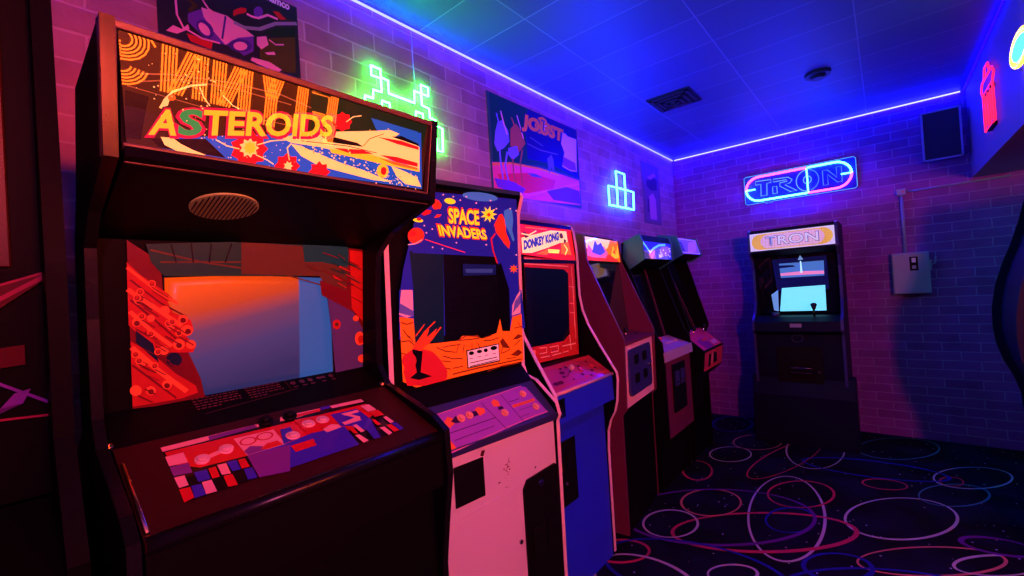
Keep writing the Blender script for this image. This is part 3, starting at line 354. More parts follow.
  ('p','ppnk',[(0.6414,2.3048),(0.6999,2.3087),(0.7435,2.2945),(0.7315,2.2815),(0.6664,2.2852),(0.6355,2.2914)]),
  ('p','ppnk',[(0.6853,2.3383),(0.7189,2.3538),(0.7239,2.3439),(0.6958,2.3335)]),
  ('s','ppnk',0.006,[(0.4212,2.4124),(0.4229,2.3623),(0.438,2.3278),(0.4889,2.3123),(0.5391,2.316)]),
  ('s','polv',0.01,[(0.4555,2.4284),(0.4765,2.4173),(0.458,2.3933)]),
  ('s','ppnk',0.006,[(0.4956,2.4472),(0.5123,2.4229),(0.5484,2.4066)]),
  ('s','ppnk',0.005,[(0.7046,2.3923),(0.7261,2.3831),(0.7549,2.3943)]),
  ('t','pwht','namco',[(0.703,2.5411),(0.7853,2.5386),(0.7053,2.5627)],0.04),
 ],
 'poster_joust': [
  ('p','jgn',[(1.9127,2.5679),(2.8612,2.5752),(2.8614,2.2127),(2.3546,2.2191),(1.9109,2.159)]),
  ('p','jnv',[(2.2768,2.5675),(2.8612,2.5752),(2.846,2.2103),(2.4803,2.2562),(2.2425,2.2405),(2.2391,2.4191)]),
  ('p','jpk',[(1.9016,2.1573),(2.0679,2.1878),(2.353,2.2046),(2.604,2.2029),(2.8594,2.1963),(2.8513,2.0105),(2.4503,1.9887),(2.1291,1.9787),(1.9046,1.9951)]),
  ('s','jor',0.014,[(1.906,2.1455),(2.0672,2.1811),(2.3522,2.1974),(2.5895,2.193)]),
  ('p','jrd',[(1.942,2.0951),(2.2785,2.1569),(2.5449,2.1486),(2.5117,2.0844),(2.219,2.017),(1.9914,2.0132)]),
  ('p','jbl2',[(2.4334,2.0592),(2.6763,2.1223),(2.8492,2.1145),(2.8523,2.0186),(2.5031,2.0095)]),
  ('p','jbl',[(1.9719,2.4067),(2.0125,2.43),(2.0667,2.3781),(2.0703,2.3132),(2.0157,2.2623),(1.955,2.2307),(1.9307,2.2699),(1.9476,2.3498)]),
  ('p','jor2',[(2.0887,2.3966),(2.1449,2.4438),(2.1944,2.4085),(2.2302,2.3345),(2.1583,2.265),(2.0779,2.2885)]),
  ('p','jbl',[(2.056,2.2707),(2.141,2.3018),(2.1569,2.2513),(2.0899,2.2051),(2.0521,2.2307)]),
  ('s','jpw',0.012,[(2.0077,2.4805),(2.03,2.4084),(2.0544,2.3555)]),
  ('s','jpw',0.01,[(2.1606,2.495),(2.1862,2.4337),(2.2115,2.3646)]),
  ('s','jbl',0.012,[(1.9672,2.4567),(1.9816,2.4092)]),
  ('s','jor2',0.012,[(2.1059,2.4672),(2.1321,2.4205)]),
  ('s','jbl',0.014,[(1.975,2.2411),(1.9772,2.1647),(1.9879,2.0769)]),
  ('s','jbl',0.014,[(2.0432,2.242),(2.0153,2.1587),(2.0363,2.0714)]),
  ('s','jor2',0.012,[(2.0906,2.2118),(2.0915,2.1194),(2.1148,2.0434)]),
  ('s','jor2',0.012,[(2.1925,2.2855),(2.1621,2.1983),(2.1697,2.0646)]),
  ('p','jbl2',[(1.9112,2.0649),(2.0363,2.0714),(2.0965,2.0673),(2.1997,2.0417),(2.1518,1.9949),(1.9346,2.0181)]),
  ('s','jgy',0.008,[(2.2529,2.3393),(2.3899,2.3258),(2.5929,2.337)]),
  ('s','jgy',0.008,[(2.2803,2.3871),(2.4178,2.3604)]),
  ('p','jgy',[(2.4582,2.2813),(2.513,2.3213),(2.5341,2.2808),(2.5369,2.192),(2.5028,2.2307),(2.4719,2.1814)]),
  ('p','jgy',[(2.2217,2.1475),(2.3245,2.1574),(2.3936,2.1399),(2.2759,2.1328)]),
  ('p','jlv',[(2.6739,2.5226),(2.7352,2.498),(2.852,2.5006),(2.8307,2.2559),(2.7475,2.2451),(2.6378,2.2619),(2.6779,2.3692),(2.6432,2.4234)]),
  ('p','jpu',[(2.6601,2.3349),(2.8145,2.3169),(2.8226,2.2625),(2.7345,2.2555),(2.6443,2.2707)]),
  ('p','jor',[(2.4893,2.5155),(2.4788,2.4874),(2.4552,2.4614),(2.4237,2.4428),(2.3907,2.4351),(2.3626,2.4396),(2.3448,2.4551),(2.3404,2.4787),(2.3503,2.5058),(2.3726,2.5314),(2.4033,2.5504),(2.4365,2.5591),(2.4656,2.5555),(2.4846,2.5399)]),
  ('p','jpw',[(2.4914,2.5116),(2.4423,2.4932),(2.4607,2.472),(2.4244,2.481),(2.4005,2.4499),(2.4037,2.4787),(2.3567,2.4611),(2.3957,2.488),(2.3605,2.4967),(2.4062,2.5019),(2.4094,2.5308),(2.4276,2.51),(2.468,2.5379),(2.4437,2.5062)]),
  ('t','jnv','JOUST',[(2.1803,2.397),(2.6714,2.4079),(2.2205,2.5355)],0.1),
  ('t','jor','JOUST',[(2.1944,2.4085),(2.6557,2.4138),(2.2241,2.5283)],0.06),
 ],
}


# ---------------------------------------------------------------- materials
MATS = {}
def mat(name, col, rough=.5, metal=0., coat=0., em=None, es=0., spec=.5, bump=0., bscale=60.):
    if name in MATS: return MATS[name]
    m = bpy.data.materials.new(name); m.use_nodes = True
    nt = m.node_tree; b = nt.nodes['Principled BSDF']
    b.inputs['Base Color'].default_value = (*col, 1)
    b.inputs['Roughness'].default_value = rough
    b.inputs['Metallic'].default_value = metal
    b.inputs['Coat Weight'].default_value = coat
    b.inputs['Coat Roughness'].default_value = .008
    b.inputs['Specular IOR Level'].default_value = spec
    if em is not None:
        b.inputs['Emission Color'].default_value = (*em, 1); b.inputs['Emission Strength'].default_value = es
    tc = nt.nodes.new('ShaderNodeTexCoord')
    n = nt.nodes.new('ShaderNodeTexNoise'); n.inputs['Scale'].default_value = bscale; n.inputs['Detail'].default_value = 4
    nt.links.new(tc.outputs['Object'], n.inputs['Vector'])
    if bump > 0:
        bp = nt.nodes.new('ShaderNodeBump'); bp.inputs['Strength'].default_value = bump; bp.inputs['Distance'].default_value = .002
        nt.links.new(n.outputs['Fac'], bp.inputs['Height']); nt.links.new(bp.outputs['Normal'], b.inputs['Normal'])
    elif em is None:
        mx = nt.nodes.new('ShaderNodeMapRange'); mx.inputs['To Min'].default_value = max(rough-.05, .02); mx.inputs['To Max'].default_value = min(rough+.06, 1)
        nt.links.new(n.outputs['Fac'], mx.inputs['Value']); nt.links.new(mx.outputs['Result'], b.inputs['Roughness'])
    MATS[name] = m; return m
def tube_mat(name, col, s):
    return mat(name, (.02, .02, .02), em=col, es=s)
def lin(r, g, b):
    f = lambda c: (c/255/12.92 if c/255 <= .04045 else ((c/255+.055)/1.055)**2.4)
    return (f(r), f(g), f(b))

BLACK = mat('black_laminate', (.0035, .003, .004), .5, spec=.05, bump=.15, bscale=220)
BLACKG = mat('black_gloss_trim', (.006, .006, .007), .25, spec=.3)
BLACKM = mat('black_powder_metal', (.004, .004, .005), .5, spec=.12, bump=.3, bscale=500)
GLASS = mat('dark_screen_glass', (.004, .005, .012), .06, coat=.6)
CHROME = mat('chrome', (.75, .75, .78), .15, metal=1)
BRASS = mat('brass_bolt', (.8, .55, .25), .25, metal=1)
CREAM = mat('cream_trim', (.95, .72, .60), .35)
WHITE = mat('white_painted_board', (.72, .66, .64), .4, bump=.1, bscale=90)
BLUE = mat('blue_painted_board', (.015, .04, .85), .38)
MAROON = mat('maroon_laminate', (.15, .02, .06), .35)
GREY = mat('grey_painted_metal', (.26, .29, .32), .4)
FRAMEWOOD = mat('brown_marquee_frame', (.10, .055, .035), .35, bump=.3, bscale=130)
PINKT = mat('pink_plastic', (.85, .5, .45), .3, coat=.4)
REDP = mat('red_plastic', (.75, .05, .05), .3, coat=.4)
ORANGEP = mat('orange_plastic_button', (.9, .45, .22), .3, coat=.4)
NAVY = mat('navy_metal', (.03, .035, .14), .35)
TEALB = mat('teal_black_board', (.015, .04, .045), .4)

# ---------------------------------------------------------------- mesh builder
class MB:
    def __init__(s): s.bm = bmesh.new(); s.mats = []
    def mi(s, m):
        if m not in s.mats: s.mats.append(m)
        return s.mats.index(m)
    def _f(s, vs, m, smooth=False):
        try: f = s.bm.faces.new(vs)
        except ValueError: return
        f.material_index = s.mi(m); f.smooth = smooth
    def box(s, x0, x1, y0, y1, z0, z1, m):
        v = [s.bm.verts.new((x, y, z)) for x in (x0, x1) for y in (y0, y1) for z in (z0, z1)]
        for q in ((0,1,3,2),(4,6,7,5),(0,4,5,1),(2,3,7,6),(0,2,6,4),(1,5,7,3)): s._f([v[i] for i in q], m)
        return s
    def prism(s, prof, y0, y1, m):                  # profile in x,z extruded along y
        a = [s.bm.verts.new((x, y0, z)) for x, z in prof]; b = [s.bm.verts.new((x, y1, z)) for x, z in prof]
        s._f(a, m); s._f(b[::-1], m); n = len(prof)
        for i in range(n): s._f([a[i], b[i], b[(i+1) % n], a[(i+1) % n]], m)
        return s
    def board(s, p, q, y0, y1, th, m):              # board whose front face runs p->q (x,z), thickness behind it
        dx, dz = q[0]-p[0], q[1]-p[1]; L = math.hypot(dx, dz); nx, nz = dz/L, -dx/L
        if nx < 0 or (abs(nx) < 1e-6 and nz < 0): nx, nz = -nx, -nz
        return s.prism([p, q, (q[0]-nx*th, q[1]-nz*th), (p[0]-nx*th, p[1]-nz*th)], y0, y1, m)
    def ribbon(s, path, y0, y1, th, m):             # edge trim: open path of (x,z) given a thickness outwards
        n = len(path); out = []
        for i, (x, z) in enumerate(path):
            a = path[max(i-1, 0)]; b = path[min(i+1, n-1)]
            dx, dz = b[0]-a[0], b[1]-a[1]; L = math.hypot(dx, dz) or 1
            out.append((x - dz/L*th, z + dx/L*th))
        for i in range(n-1):
            s.prism([path[i], path[i+1], out[i+1], out[i]], y0, y1, m)
        return s
    def tube(s, pts, r, m, closed=False, k=8):
        P = [Vector(p) for p in pts]; n = len(P); rings = []
        up0 = None
        for i in range(n):
            if closed: t = (P[(i+1) % n]-P[i-1])
            else: t = P[min(i+1, n-1)]-P[max(i-1, 0)]
            t.normalize()
            if up0 is None:
                up0 = t.orthogonal().normalized()
            u = (up0 - t*up0.dot(t))
            u = u.normalized() if u.length > 1e-4 else t.orthogonal().normalized()
            up0 = u; w = t.cross(u)
            rings.append([s.bm.verts.new(P[i] + r*(math.cos(2*math.pi*j/k)*u + math.sin(2*math.pi*j/k)*w)) for j in range(k)])
        for i in range(n if closed else n-1):
            a, b = rings[i], rings[(i+1) % n]
            for j in range(k): s._f([a[j], a[(j+1) % k], b[(j+1) % k], b[j]], m, True)
        if not closed: s._f(rings[0][::-1], m); s._f(rings[-1], m)
        return s
    def cyl(s, base, axis, r, h, m, r2=None, k=20):
        a = Vector(axis).normalized(); u = a.orthogonal().normalized(); w = a.cross(u); B = Vector(base); r2 = r if r2 is None else r2
        A = [s.bm.verts.new(B + r*(math.cos(2*math.pi*j/k)*u+math.sin(2*math.pi*j/k)*w)) for j in range(k)]
        T = [s.bm.verts.new(B + a*h + r2*(math.cos(2*math.pi*j/k)*u+math.sin(2*math.pi*j/k)*w)) for j in range(k)]
        s._f(A[::-1], m); s._f(T, m)
        for j in range(k): s._f([A[j], A[(j+1) % k], T[(j+1) % k], T[j]], m, True)
        return s
    def ball(s, c, r, m, sc=(1, 1, 1)):
        mtx = Matrix.Translation(c) @ Matrix.Diagonal((sc[0], sc[1], sc[2], 1))
        ret = bmesh.ops.create_uvsphere(s.bm, u_segments=16, v_segments=10, radius=r, matrix=mtx)
        fs = {f for v in ret['verts'] for f in v.link_faces}
        for f in fs: f.material_index = s.mi(m); f.smooth = True
        return s
    def poly(s, pts, m):
        # planar outline in any 3D plane; concave safe
        vs = [s.bm.verts.new(p) for p in pts]
        for t in tessellate_polygon([[Vector(p) for p in pts]]):
            s._f([vs[i] for i in t], m)
        return s
    def build(s, name, parent=None, bevel=0.):
        me = bpy.data.meshes.new(name)
        bmesh.ops.recalc_face_normals(s.bm, faces=[f for f in s.bm.faces]) if not getattr(s, 'keep', False) else None
        s.bm.to_mesh(me); s.bm.free()
        for m in s.mats: me.materials.append(m)
        o = bpy.data.objects.new(name, me); COL.objects.link(o)
        if parent: o.parent = parent
        if bevel:
            b = o.modifiers.new('bevel', 'BEVEL'); b.width = bevel; b.segments = 2; b.limit_method = 'ANGLE'; b.angle_limit = R(40)
        return o

def empty(name, loc, deg, label, cat, group=None):
    o = bpy.data.objects.new(name, None); COL.objects.link(o); o.empty_display_size = .1
    o.location = loc; o.rotation_euler = (0, 0, R(deg)); return tag(o, label, cat, group)
def tag(o, label, cat, group=None):
    o['label'] = label; o['category'] = cat
    if group: o['group'] = group
    return o
def struct(o): o['kind'] = 'structure'; return o

# ---------------------------------------------------------------- printed artwork
TEXT = {}
def text_mesh(body, off):
    key = (body, off)
    if key in TEXT: return TEXT[key]
    cu = bpy.data.curves.new('lettering', 'FONT'); cu.body = body; cu.offset = off; cu.resolution_u = 3
    ob = bpy.data.objects.new('lettering', cu); COL.objects.link(ob)
    bpy.context.view_layer.update()
    dg = bpy.context.evaluated_depsgraph_get()
    me = bpy.data.meshes.new_from_object(ob.evaluated_get(dg))
    vs = [(v.co.x, v.co.y) for v in me.vertices]; fs = [tuple(p.vertices) for p in me.polygons]
    bpy.data.objects.remove(ob); bpy.data.curves.remove(cu); bpy.data.meshes.remove(me)
    cu0 = [min(v[0] for v in vs), max(v[0] for v in vs), min(v[1] for v in vs), max(v[1] for v in vs)]
    TEXT[key] = (vs, fs, cu0); return TEXT[key]

class Art:
    """flat print on a plane: P origin, U right, V up; layers stacked by hairs along the normal"""
    def __init__(s, P, U, V, pal, base=.0012):
        s.P, s.U, s.V = Vector(P), Vector(U).normalized(), Vector(V).normalized(); s.N = s.U.cross(s.V); s.pal = pal; s.mb = MB(); s.mb.keep = True; s.h = base; s.vmax = 99
    def at(s, u, v): return s.P + s.U*u + s.V*v + s.N*s.h
    def step(s): s.h += .00007
    def poly(s, c, pts):
        pts = [(u, min(v, s.vmax)) for u, v in pts]
        s.step(); v = [s.mb.bm.verts.new(s.at(*p)) for p in pts]
        for t in tessellate_polygon([[Vector((p[0], p[1], 0)) for p in pts]]):
            a, b, d = (pts[i] for i in t)
            if (b[0]-a[0])*(d[1]-a[1])-(b[1]-a[1])*(d[0]-a[0]) < 0: t = t[::-1]
            s.mb._f([v[i] for i in t], s.pal(c))
    def stroke(s, c, w, pts):
        s.step()
        for a, b in zip(pts[:-1], pts[1:]):
            dx, dy = b[0]-a[0], b[1]-a[1]; L = math.hypot(dx, dy)
            if L < 1e-5: continue
            ex, ey = dx/L*w*.3, dy/L*w*.3; nx, ny = -dy/L*w/2, dx/L*w/2
            q = [(a[0]-ex-nx, a[1]-ey-ny), (b[0]+ex-nx, b[1]+ey-ny), (b[0]+ex+nx, b[1]+ey+ny), (a[0]-ex+nx, a[1]-ey+ny)]
            s.mb._f([s.mb.bm.verts.new(s.at(*p)) for p in q], s.pal(c)); s.h += .000004
    def text(s, c, body, A, B, C, off=0.):
        s.step(); vs, fs, (x0, x1, y0, y1) = text_mesh(body, off)
        m = []
        for x, y in vs:
            a = (x-x0)/(x1-x0); b = (y-y0)/(y1-y0)
            m.append(s.mb.bm.verts.new(s.at(A[0]+a*(B[0]-A[0])+b*(C[0]-A[0]), A[1]+a*(B[1]-A[1])+b*(C[1]-A[1]))))
        for f in fs:
            s.mb._f([m[i] for i in f], s.pal(c))
    def draw(s, items):
        for it in items:
            if it[0] == 'p': s.poly(it[1], it[2])
            elif it[0] == 's': s.stroke(it[1], it[2], it[3])
            elif it[0] == 't': s.text(it[1], it[2], *it[3][:3], it[4])
        return s
    def rect(s, c, u0, v0, u1, v1): s.poly(c, [(u0, v0), (u1, v0), (u1, v1), (u0, v1)])
    def ellipse(s, c, u, v, ru, rv, n=18): s.poly(c, [(u+ru*math.cos(2*math.pi*i/n), v+rv*math.sin(2*math.pi*i/n)) for i in range(n)])
    def speckle(s, c, path, spread, n, r0, r1, seed):
        """flecks of paint scattered along a path"""
        q = random.Random(seed)
        for _ in range(n):
            k = q.random()*(len(path)-1); i = int(k); f = k-i; a, b = path[i], path[min(i+1, len(path)-1)]
            u = a[0]+(b[0]-a[0])*f+q.gauss(0, spread*.4); v = a[1]+(b[1]-a[1])*f+q.gauss(0, spread); r = q.uniform(r0, r1)
            if v > s.vmax-r or u < r: continue
            s.h -= .000055; s.ellipse(c, u, v, r, r, 6)
    def build(s, name, parent=None): return s.mb.build(name, parent)
def palette(prefix, table, es=0., coat=1., rough=.35, spec=.12):
    def get(c):
        r = table[c]; e = es
        if len(r) == 4: e = r[3]
        col = lin(*r[:3])
        return mat(prefix+'_'+c, col, rough, coat=coat, spec=spec, em=col if e > 0 else None, es=e)
    return get
def cab_plane(p, q, y=0.):      # local cabinet plane running from p to q in (x,z)
    return (p[0], y, p[1]), (0, 1, 0), (q[0]-p[0], 0, q[1]-p[1])

def side_pair(root, prof, y0, y1, th, m, trim, trim_m, name='side_panel', tth=.003, ext=.0):
    for a in ((y0, y0+th), (y1-th, y1)):
        mb = MB(); mb.prism(prof, a[0], a[1], m); o = mb.build(name, root)
        t = MB(); t.ribbon(trim, a[0]-ext, a[1]+ext, tth, trim_m); t.build('edge_trim', o)
# ---------------------------------------------------------------- room
XR, XA, YB, YF, ZC, ZS = 2.24, 3.2, 4.84, -1.6, 2.72, 2.04
def brick(name, axes, c1, c2, mo, row, bump=.5):
    m = bpy.data.materials.new(name); m.use_nodes = True; nt = m.node_tree; b = nt.nodes['Principled BSDF']; L = nt.links.new
    tc = nt.nodes.new('ShaderNodeTexCoord'); sp = nt.nodes.new('ShaderNodeSeparateXYZ'); cb = nt.nodes.new('ShaderNodeCombineXYZ')
    L(tc.outputs['Object'], sp.inputs[0]); L(sp.outputs[axes[0]], cb.inputs[0]); L(sp.outputs[axes[1]], cb.inputs[1])
    br = nt.nodes.new('ShaderNodeTexBrick'); wn = nt.nodes.new('ShaderNodeTexNoise'); wn.inputs['Scale'].default_value = 14; wn.inputs['Detail'].default_value = 3; L(tc.outputs['Object'], wn.inputs['Vector']); wm = nt.nodes.new('ShaderNodeVectorMath'); wm.operation = 'MULTIPLY_ADD'; wm.inputs[1].default_value = (.012, .010, 0); L(wn.outputs['Color'], wm.inputs[0]); L(cb.outputs[0], wm.inputs[2]); L(wm.outputs[0], br.inputs['Vector'])
    br.inputs['Scale'].default_value = 1; br.inputs['Brick Width'].default_value = .212; br.inputs['Row Height'].default_value = row
    br.inputs['Mortar Size'].default_value = .0042; br.inputs['Mortar Smooth'].default_value = .35; br.inputs['Bias'].default_value = -.1
    br.inputs['Color1'].default_value = (*c1, 1); br.inputs['Color2'].default_value = (*c2, 1); br.inputs['Mortar'].default_value = (*mo, 1)
    no = nt.nodes.new('ShaderNodeTexNoise'); no.inputs['Scale'].default_value = 9; no.inputs['Detail'].default_value = 6; L(tc.outputs['Object'], no.inputs['Vector'])
    mx = nt.nodes.new('ShaderNodeMix'); mx.data_type = 'RGBA'; mx.blend_type = 'MULTIPLY'; mx.inputs[0].default_value = .45
    rp = nt.nodes.new('ShaderNodeValToRGB'); rp.color_ramp.elements[0].position = .3; rp.color_ramp.elements[0].color = (.55, .5, .5, 1); rp.color_ramp.elements[1].position = .7; rp.color_ramp.elements[1].color = (1.1, 1.1, 1.1, 1)
    L(no.outputs['Fac'], rp.inputs[0]); L(br.outputs['Color'], mx.inputs[6]); L(rp.outputs[0], mx.inputs[7]); L(mx.outputs[2], b.inputs['Base Color'])
    n2 = nt.nodes.new('ShaderNodeTexNoise'); n2.inputs['Scale'].default_value = 70; n2.inputs['Detail'].default_value = 5; L(tc.outputs['Object'], n2.inputs['Vector'])
    ma = nt.nodes.new('ShaderNodeMath'); ma.operation = 'MULTIPLY_ADD'; ma.inputs[1].default_value = .35
    L(n2.outputs['Fac'], ma.inputs[0]); L(br.outputs['Fac'], ma.inputs[2])
    bp = nt.nodes.new('ShaderNodeBump'); bp.inputs['Strength'].default_value = bump; bp.inputs['Distance'].default_value = .006; bp.invert = True
    L(ma.outputs[0], bp.inputs['Height']); L(bp.outputs[0], b.inputs['Normal']); b.inputs['Roughness'].default_value = .62
    return m
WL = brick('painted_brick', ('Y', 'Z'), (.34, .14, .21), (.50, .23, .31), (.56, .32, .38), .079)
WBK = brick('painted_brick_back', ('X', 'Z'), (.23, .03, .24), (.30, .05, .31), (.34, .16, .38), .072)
def wallbox(name, dims, m):
    mb = MB(); mb.box(*dims, m); return struct(mb.build(name))
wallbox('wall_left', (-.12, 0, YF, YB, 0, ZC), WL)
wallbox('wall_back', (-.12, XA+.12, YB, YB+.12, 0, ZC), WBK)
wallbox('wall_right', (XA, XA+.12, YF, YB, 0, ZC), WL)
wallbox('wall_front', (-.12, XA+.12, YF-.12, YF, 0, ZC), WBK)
PAINT = mat('bulkhead_paint', (.22, .12, .22), .6, bump=.2, bscale=80)
wallbox('trim_1', (XR, XA, YF, YB, ZS, ZC-.001), PAINT)

# ceiling with square tiles
cm = bpy.data.materials.new('ceiling_tile'); cm.use_nodes = True; nt = cm.node_tree; b = nt.nodes['Principled BSDF']
tc = nt.nodes.new('ShaderNodeTexCoord'); mp = nt.nodes.new('ShaderNodeMapping'); mp.inputs['Location'].default_value = (-.128+.305, -.20, 0)
br = nt.nodes.new('ShaderNodeTexBrick'); br.offset = 0; br.inputs['Scale'].default_value = 1; br.inputs['Brick Width'].default_value = .61; br.inputs['Row Height'].default_value = .305
br.inputs['Mortar Size'].default_value = .0035; br.inputs['Mortar Smooth'].default_value = .2
br.inputs['Color1'].default_value = (.08, .10, .20, 1); br.inputs['Color2'].default_value = (.10, .12, .23, 1); br.inputs['Mortar'].default_value = (.22, .26, .36, 1)
nt.links.new(tc.outputs['Object'], mp.inputs[0]); nt.links.new(mp.outputs[0], br.inputs['Vector']); nt.links.new(br.outputs['Color'], b.inputs['Base Color'])
bp = nt.nodes.new('ShaderNodeBump'); bp.inputs['Strength'].default_value = .5; bp.inputs['Distance'].default_value = .004; nt.links.new(br.outputs['Fac'], bp.inputs['Height']); nt.links.new(bp.outputs[0], b.inputs['Normal'])
b.inputs['Roughness'].default_value = .5
wallbox('ceiling', (-.12, XA+.12, YF, YB+.12, ZC, ZC+.1), cm)

# carpet: dark pile with flecks and printed hoops
fm = bpy.data.materials.new('dark_carpet'); fm.use_nodes = True; nt = fm.node_tree; b = nt.nodes['Principled BSDF']; L = nt.links.new
tc = nt.nodes.new('ShaderNodeTexCoord'); vo = nt.nodes.new('ShaderNodeTexVoronoi'); vo.inputs['Scale'].default_value = 17; L(tc.outputs['Object'], vo.inputs['Vector'])
lt = nt.nodes.new('ShaderNodeMath'); lt.operation = 'LESS_THAN'; lt.inputs[1].default_value = .075; L(vo.outputs['Distance'], lt.inputs[0])
no = nt.nodes.new('ShaderNodeTexNoise'); no.inputs['Scale'].default_value = 3.5; no.inputs['Detail'].default_value = 5; L(tc.outputs['Object'], no.inputs['Vector'])
rp = nt.nodes.new('ShaderNodeValToRGB'); rp.color_ramp.elements[0].position = .42; rp.color_ramp.elements[0].color = (.003, .003, .005, 1); rp.color_ramp.elements[1].position = .62; rp.color_ramp.elements[1].color = (.006, .006, .02, 1); L(no.outputs['Fac'], rp.inputs[0])
hs = nt.nodes.new('ShaderNodeMix'); hs.data_type = 'RGBA'; L(lt.outputs[0], hs.inputs[0]); L(rp.outputs[0], hs.inputs[6])
sp2 = nt.nodes.new('ShaderNodeMix'); sp2.data_type = 'RGBA'; sp2.blend_type = 'MULTIPLY'; sp2.inputs[0].default_value = .5; sp2.inputs[6].default_value = (.5, .5, .55, 1); L(vo.outputs['Color'], sp2.inputs[7]); L(sp2.outputs[2], hs.inputs[7])
L(hs.outputs[2], b.inputs['Base Color']); b.inputs['Roughness'].default_value = .95; b.inputs['Specular IOR Level'].default_value = .1
def carpet_col(n, c):
    return mat('carpet_'+n, c, .95, spec=.1, bump=.8, bscale=300)
CC = {'w': carpet_col('cream', (.42, .42, .36)), 'p': carpet_col('pink', (.42, .03, .07)), 'o': carpet_col('coral', (.48, .16, .11)), 'u': carpet_col('purple', (.10, .012, .16)), 'b': carpet_col('blue', (.012, .015, .22)), 'g': carpet_col('green', (.05, .20, .20))}
mb = MB(); mb.box(-.12, XA+.12, YF, YB+.12, -.05, 0, fm)
H = .0008
def hoop(cx, cy, a, b_, deg, c, w=.014, t0=0, t1=360, wob=0):
    global H; H += .00006
    n = max(12, int((t1-t0)/6)); ca, sa = math.cos(R(deg)), math.sin(R(deg)); inn = []; out = []
    for i in range(n+1):
        t = R(t0+(t1-t0)*i/n); ww = w*(.65+.5*abs(math.sin(t*.5+wob)))
        for lst, d in ((inn, -ww/2), (out, ww/2)):
            x, y = (a+d)*math.cos(t), (b_+d)*math.sin(t)
            lst.append(mb.bm.verts.new((cx+x*ca-y*sa, cy+x*sa+y*ca, H)))
    for i in range(n): mb._f([inn[i], out[i], out[i+1], inn[i+1]], CC[c])
HO = [(1.689,3.254,.349,.185,59,'w'),(1.175,2.997,.543,.188,-85,'w'),(1.106,2.699,.486,.193,-142,'p',.022),(1.211,3.292,.238,.151,67,'p'),
 (.782,2.889,.204,.153,71,'o'),(.666,2.511,.17,.136,-107,'w'),(1.699,4.503,.336,.191,58,'g',.010),(.679,3.766,.182,.135,74,'w',.010),(.795,4.149,.218,.157,67,'o',.010),(.5,4.566,.25,.166,91,'b',.012),
 (1.942,3.73,.236,.117,57,'g',.010),(2.059,4.092,.274,.135,55,'w',.010),(.561,3.328,.179,.10,-76,'p',.016),(1.069,2.228,.117,.065,-135,'w'),(1.788,2.834,.336,.108,-140,'o'),(2.018,2.95,.196,.071,-137,'w'),
 (1.197,4.199,.451,.186,90,'w',.010),(.554,2.103,.15,.10,-138,'p',.02),(1.209,2.907,.17,.106,73,'b')]
for h in HO: hoop(*h[:6], *(h[6:7] or (.013,)), wob=h[0]*9)
rg = random.Random(12)
BG = [(.85,2.75,.55,.32,40,'u'),(1.62,3.7,.12,.08,30,'p'),(1.95,3.95,.09,.05,70,'p'),(2.05,3.15,.14,.08,20,'u'),(1.45,2.55,.16,.1,50,'b'),(.9,2.15,.42,.24,15,'b'),(1.55,3.95,.4,.16,10,'b'),(1.7,2.4,.5,.25,30,'b'),(1.05,3.9,.55,.12,75,'p'),(.75,1.95,.25,.18,0,'w')]
for h in BG: hoop(*h, .02 if h[5] != 'p' else .01, wob=h[1])
for i in range(26):
    x, y = rg.uniform(.9, 3.0), rg.uniform(-1.2, 2.3)
    hoop(x, y, rg.uniform(.15, .4), rg.uniform(.1, .22), rg.uniform(0, 180), rg.choice('wpoubbug'), rg.uniform(.01, .02), wob=i)
struct(mb.build('floor'))

# ---------------------------------------------------------------- Asteroids cabinet
A = empty('arcade_cabinet', (0, .135, 0), 0, 'large black ASTEROIDS arcade cabinet nearest the camera, striped orange letters mirrored in its marquee', 'arcade machine')
prof = [(.816,1.863),(.785,1.655),(.60,1.60),(.52,1.54),(.50,1.40),(.49,1.20),(.53,1.145),(.74,1.075),(.785,1.045),(.79,.93),(.765,.80),(.745,.68),(.745,0),(.05,0),(.05,1.0),(.33,1.15),(.385,1.56),(.45,1.66),(.52,1.850)]
side_pair(A, prof, -.013, .647, .018, BLACK, prof[:13], BLACKG, tth=.004)
mb = MB(); mb.board((.395,1.165),(.441,1.60), .014, .631, .02, BLACK); mb.build('bezel_backing', A)
mb = MB()
mb.board((.795,1.655),(.52,1.585), .012, .633, .018, BLACK); mb.board((.52,1.585),(.44,1.57), .012, .633, .018, BLACK)
mb.build('speaker_panel', A)
# round speaker grille under the marquee
sx, sz = .655, 1.6195; gd = Vector((-.275, 0, -.07)).normalized(); gn = Vector((.07, 0, -.275)).normalized()
mb = MB(); GRM = mat('tan_speaker_cloth', (.45, .75, .18), .6, bump=.6, bscale=300)
cc = Vector((sx, .19, sz)) + gn*.001
mb.cyl(cc, gn, .062, .004, GRM, k=32)
for i in range(-7, 8):
    h = math.sqrt(max(.058**2-(i*.0078)**2, 0)); c0 = cc + gn*.006 + Vector((0, i*.0078, 0))
    mb.tube([c0-gd*h, c0+gd*h], .0012, BLACKM, k=5)
mb.build('speaker_grille', A)
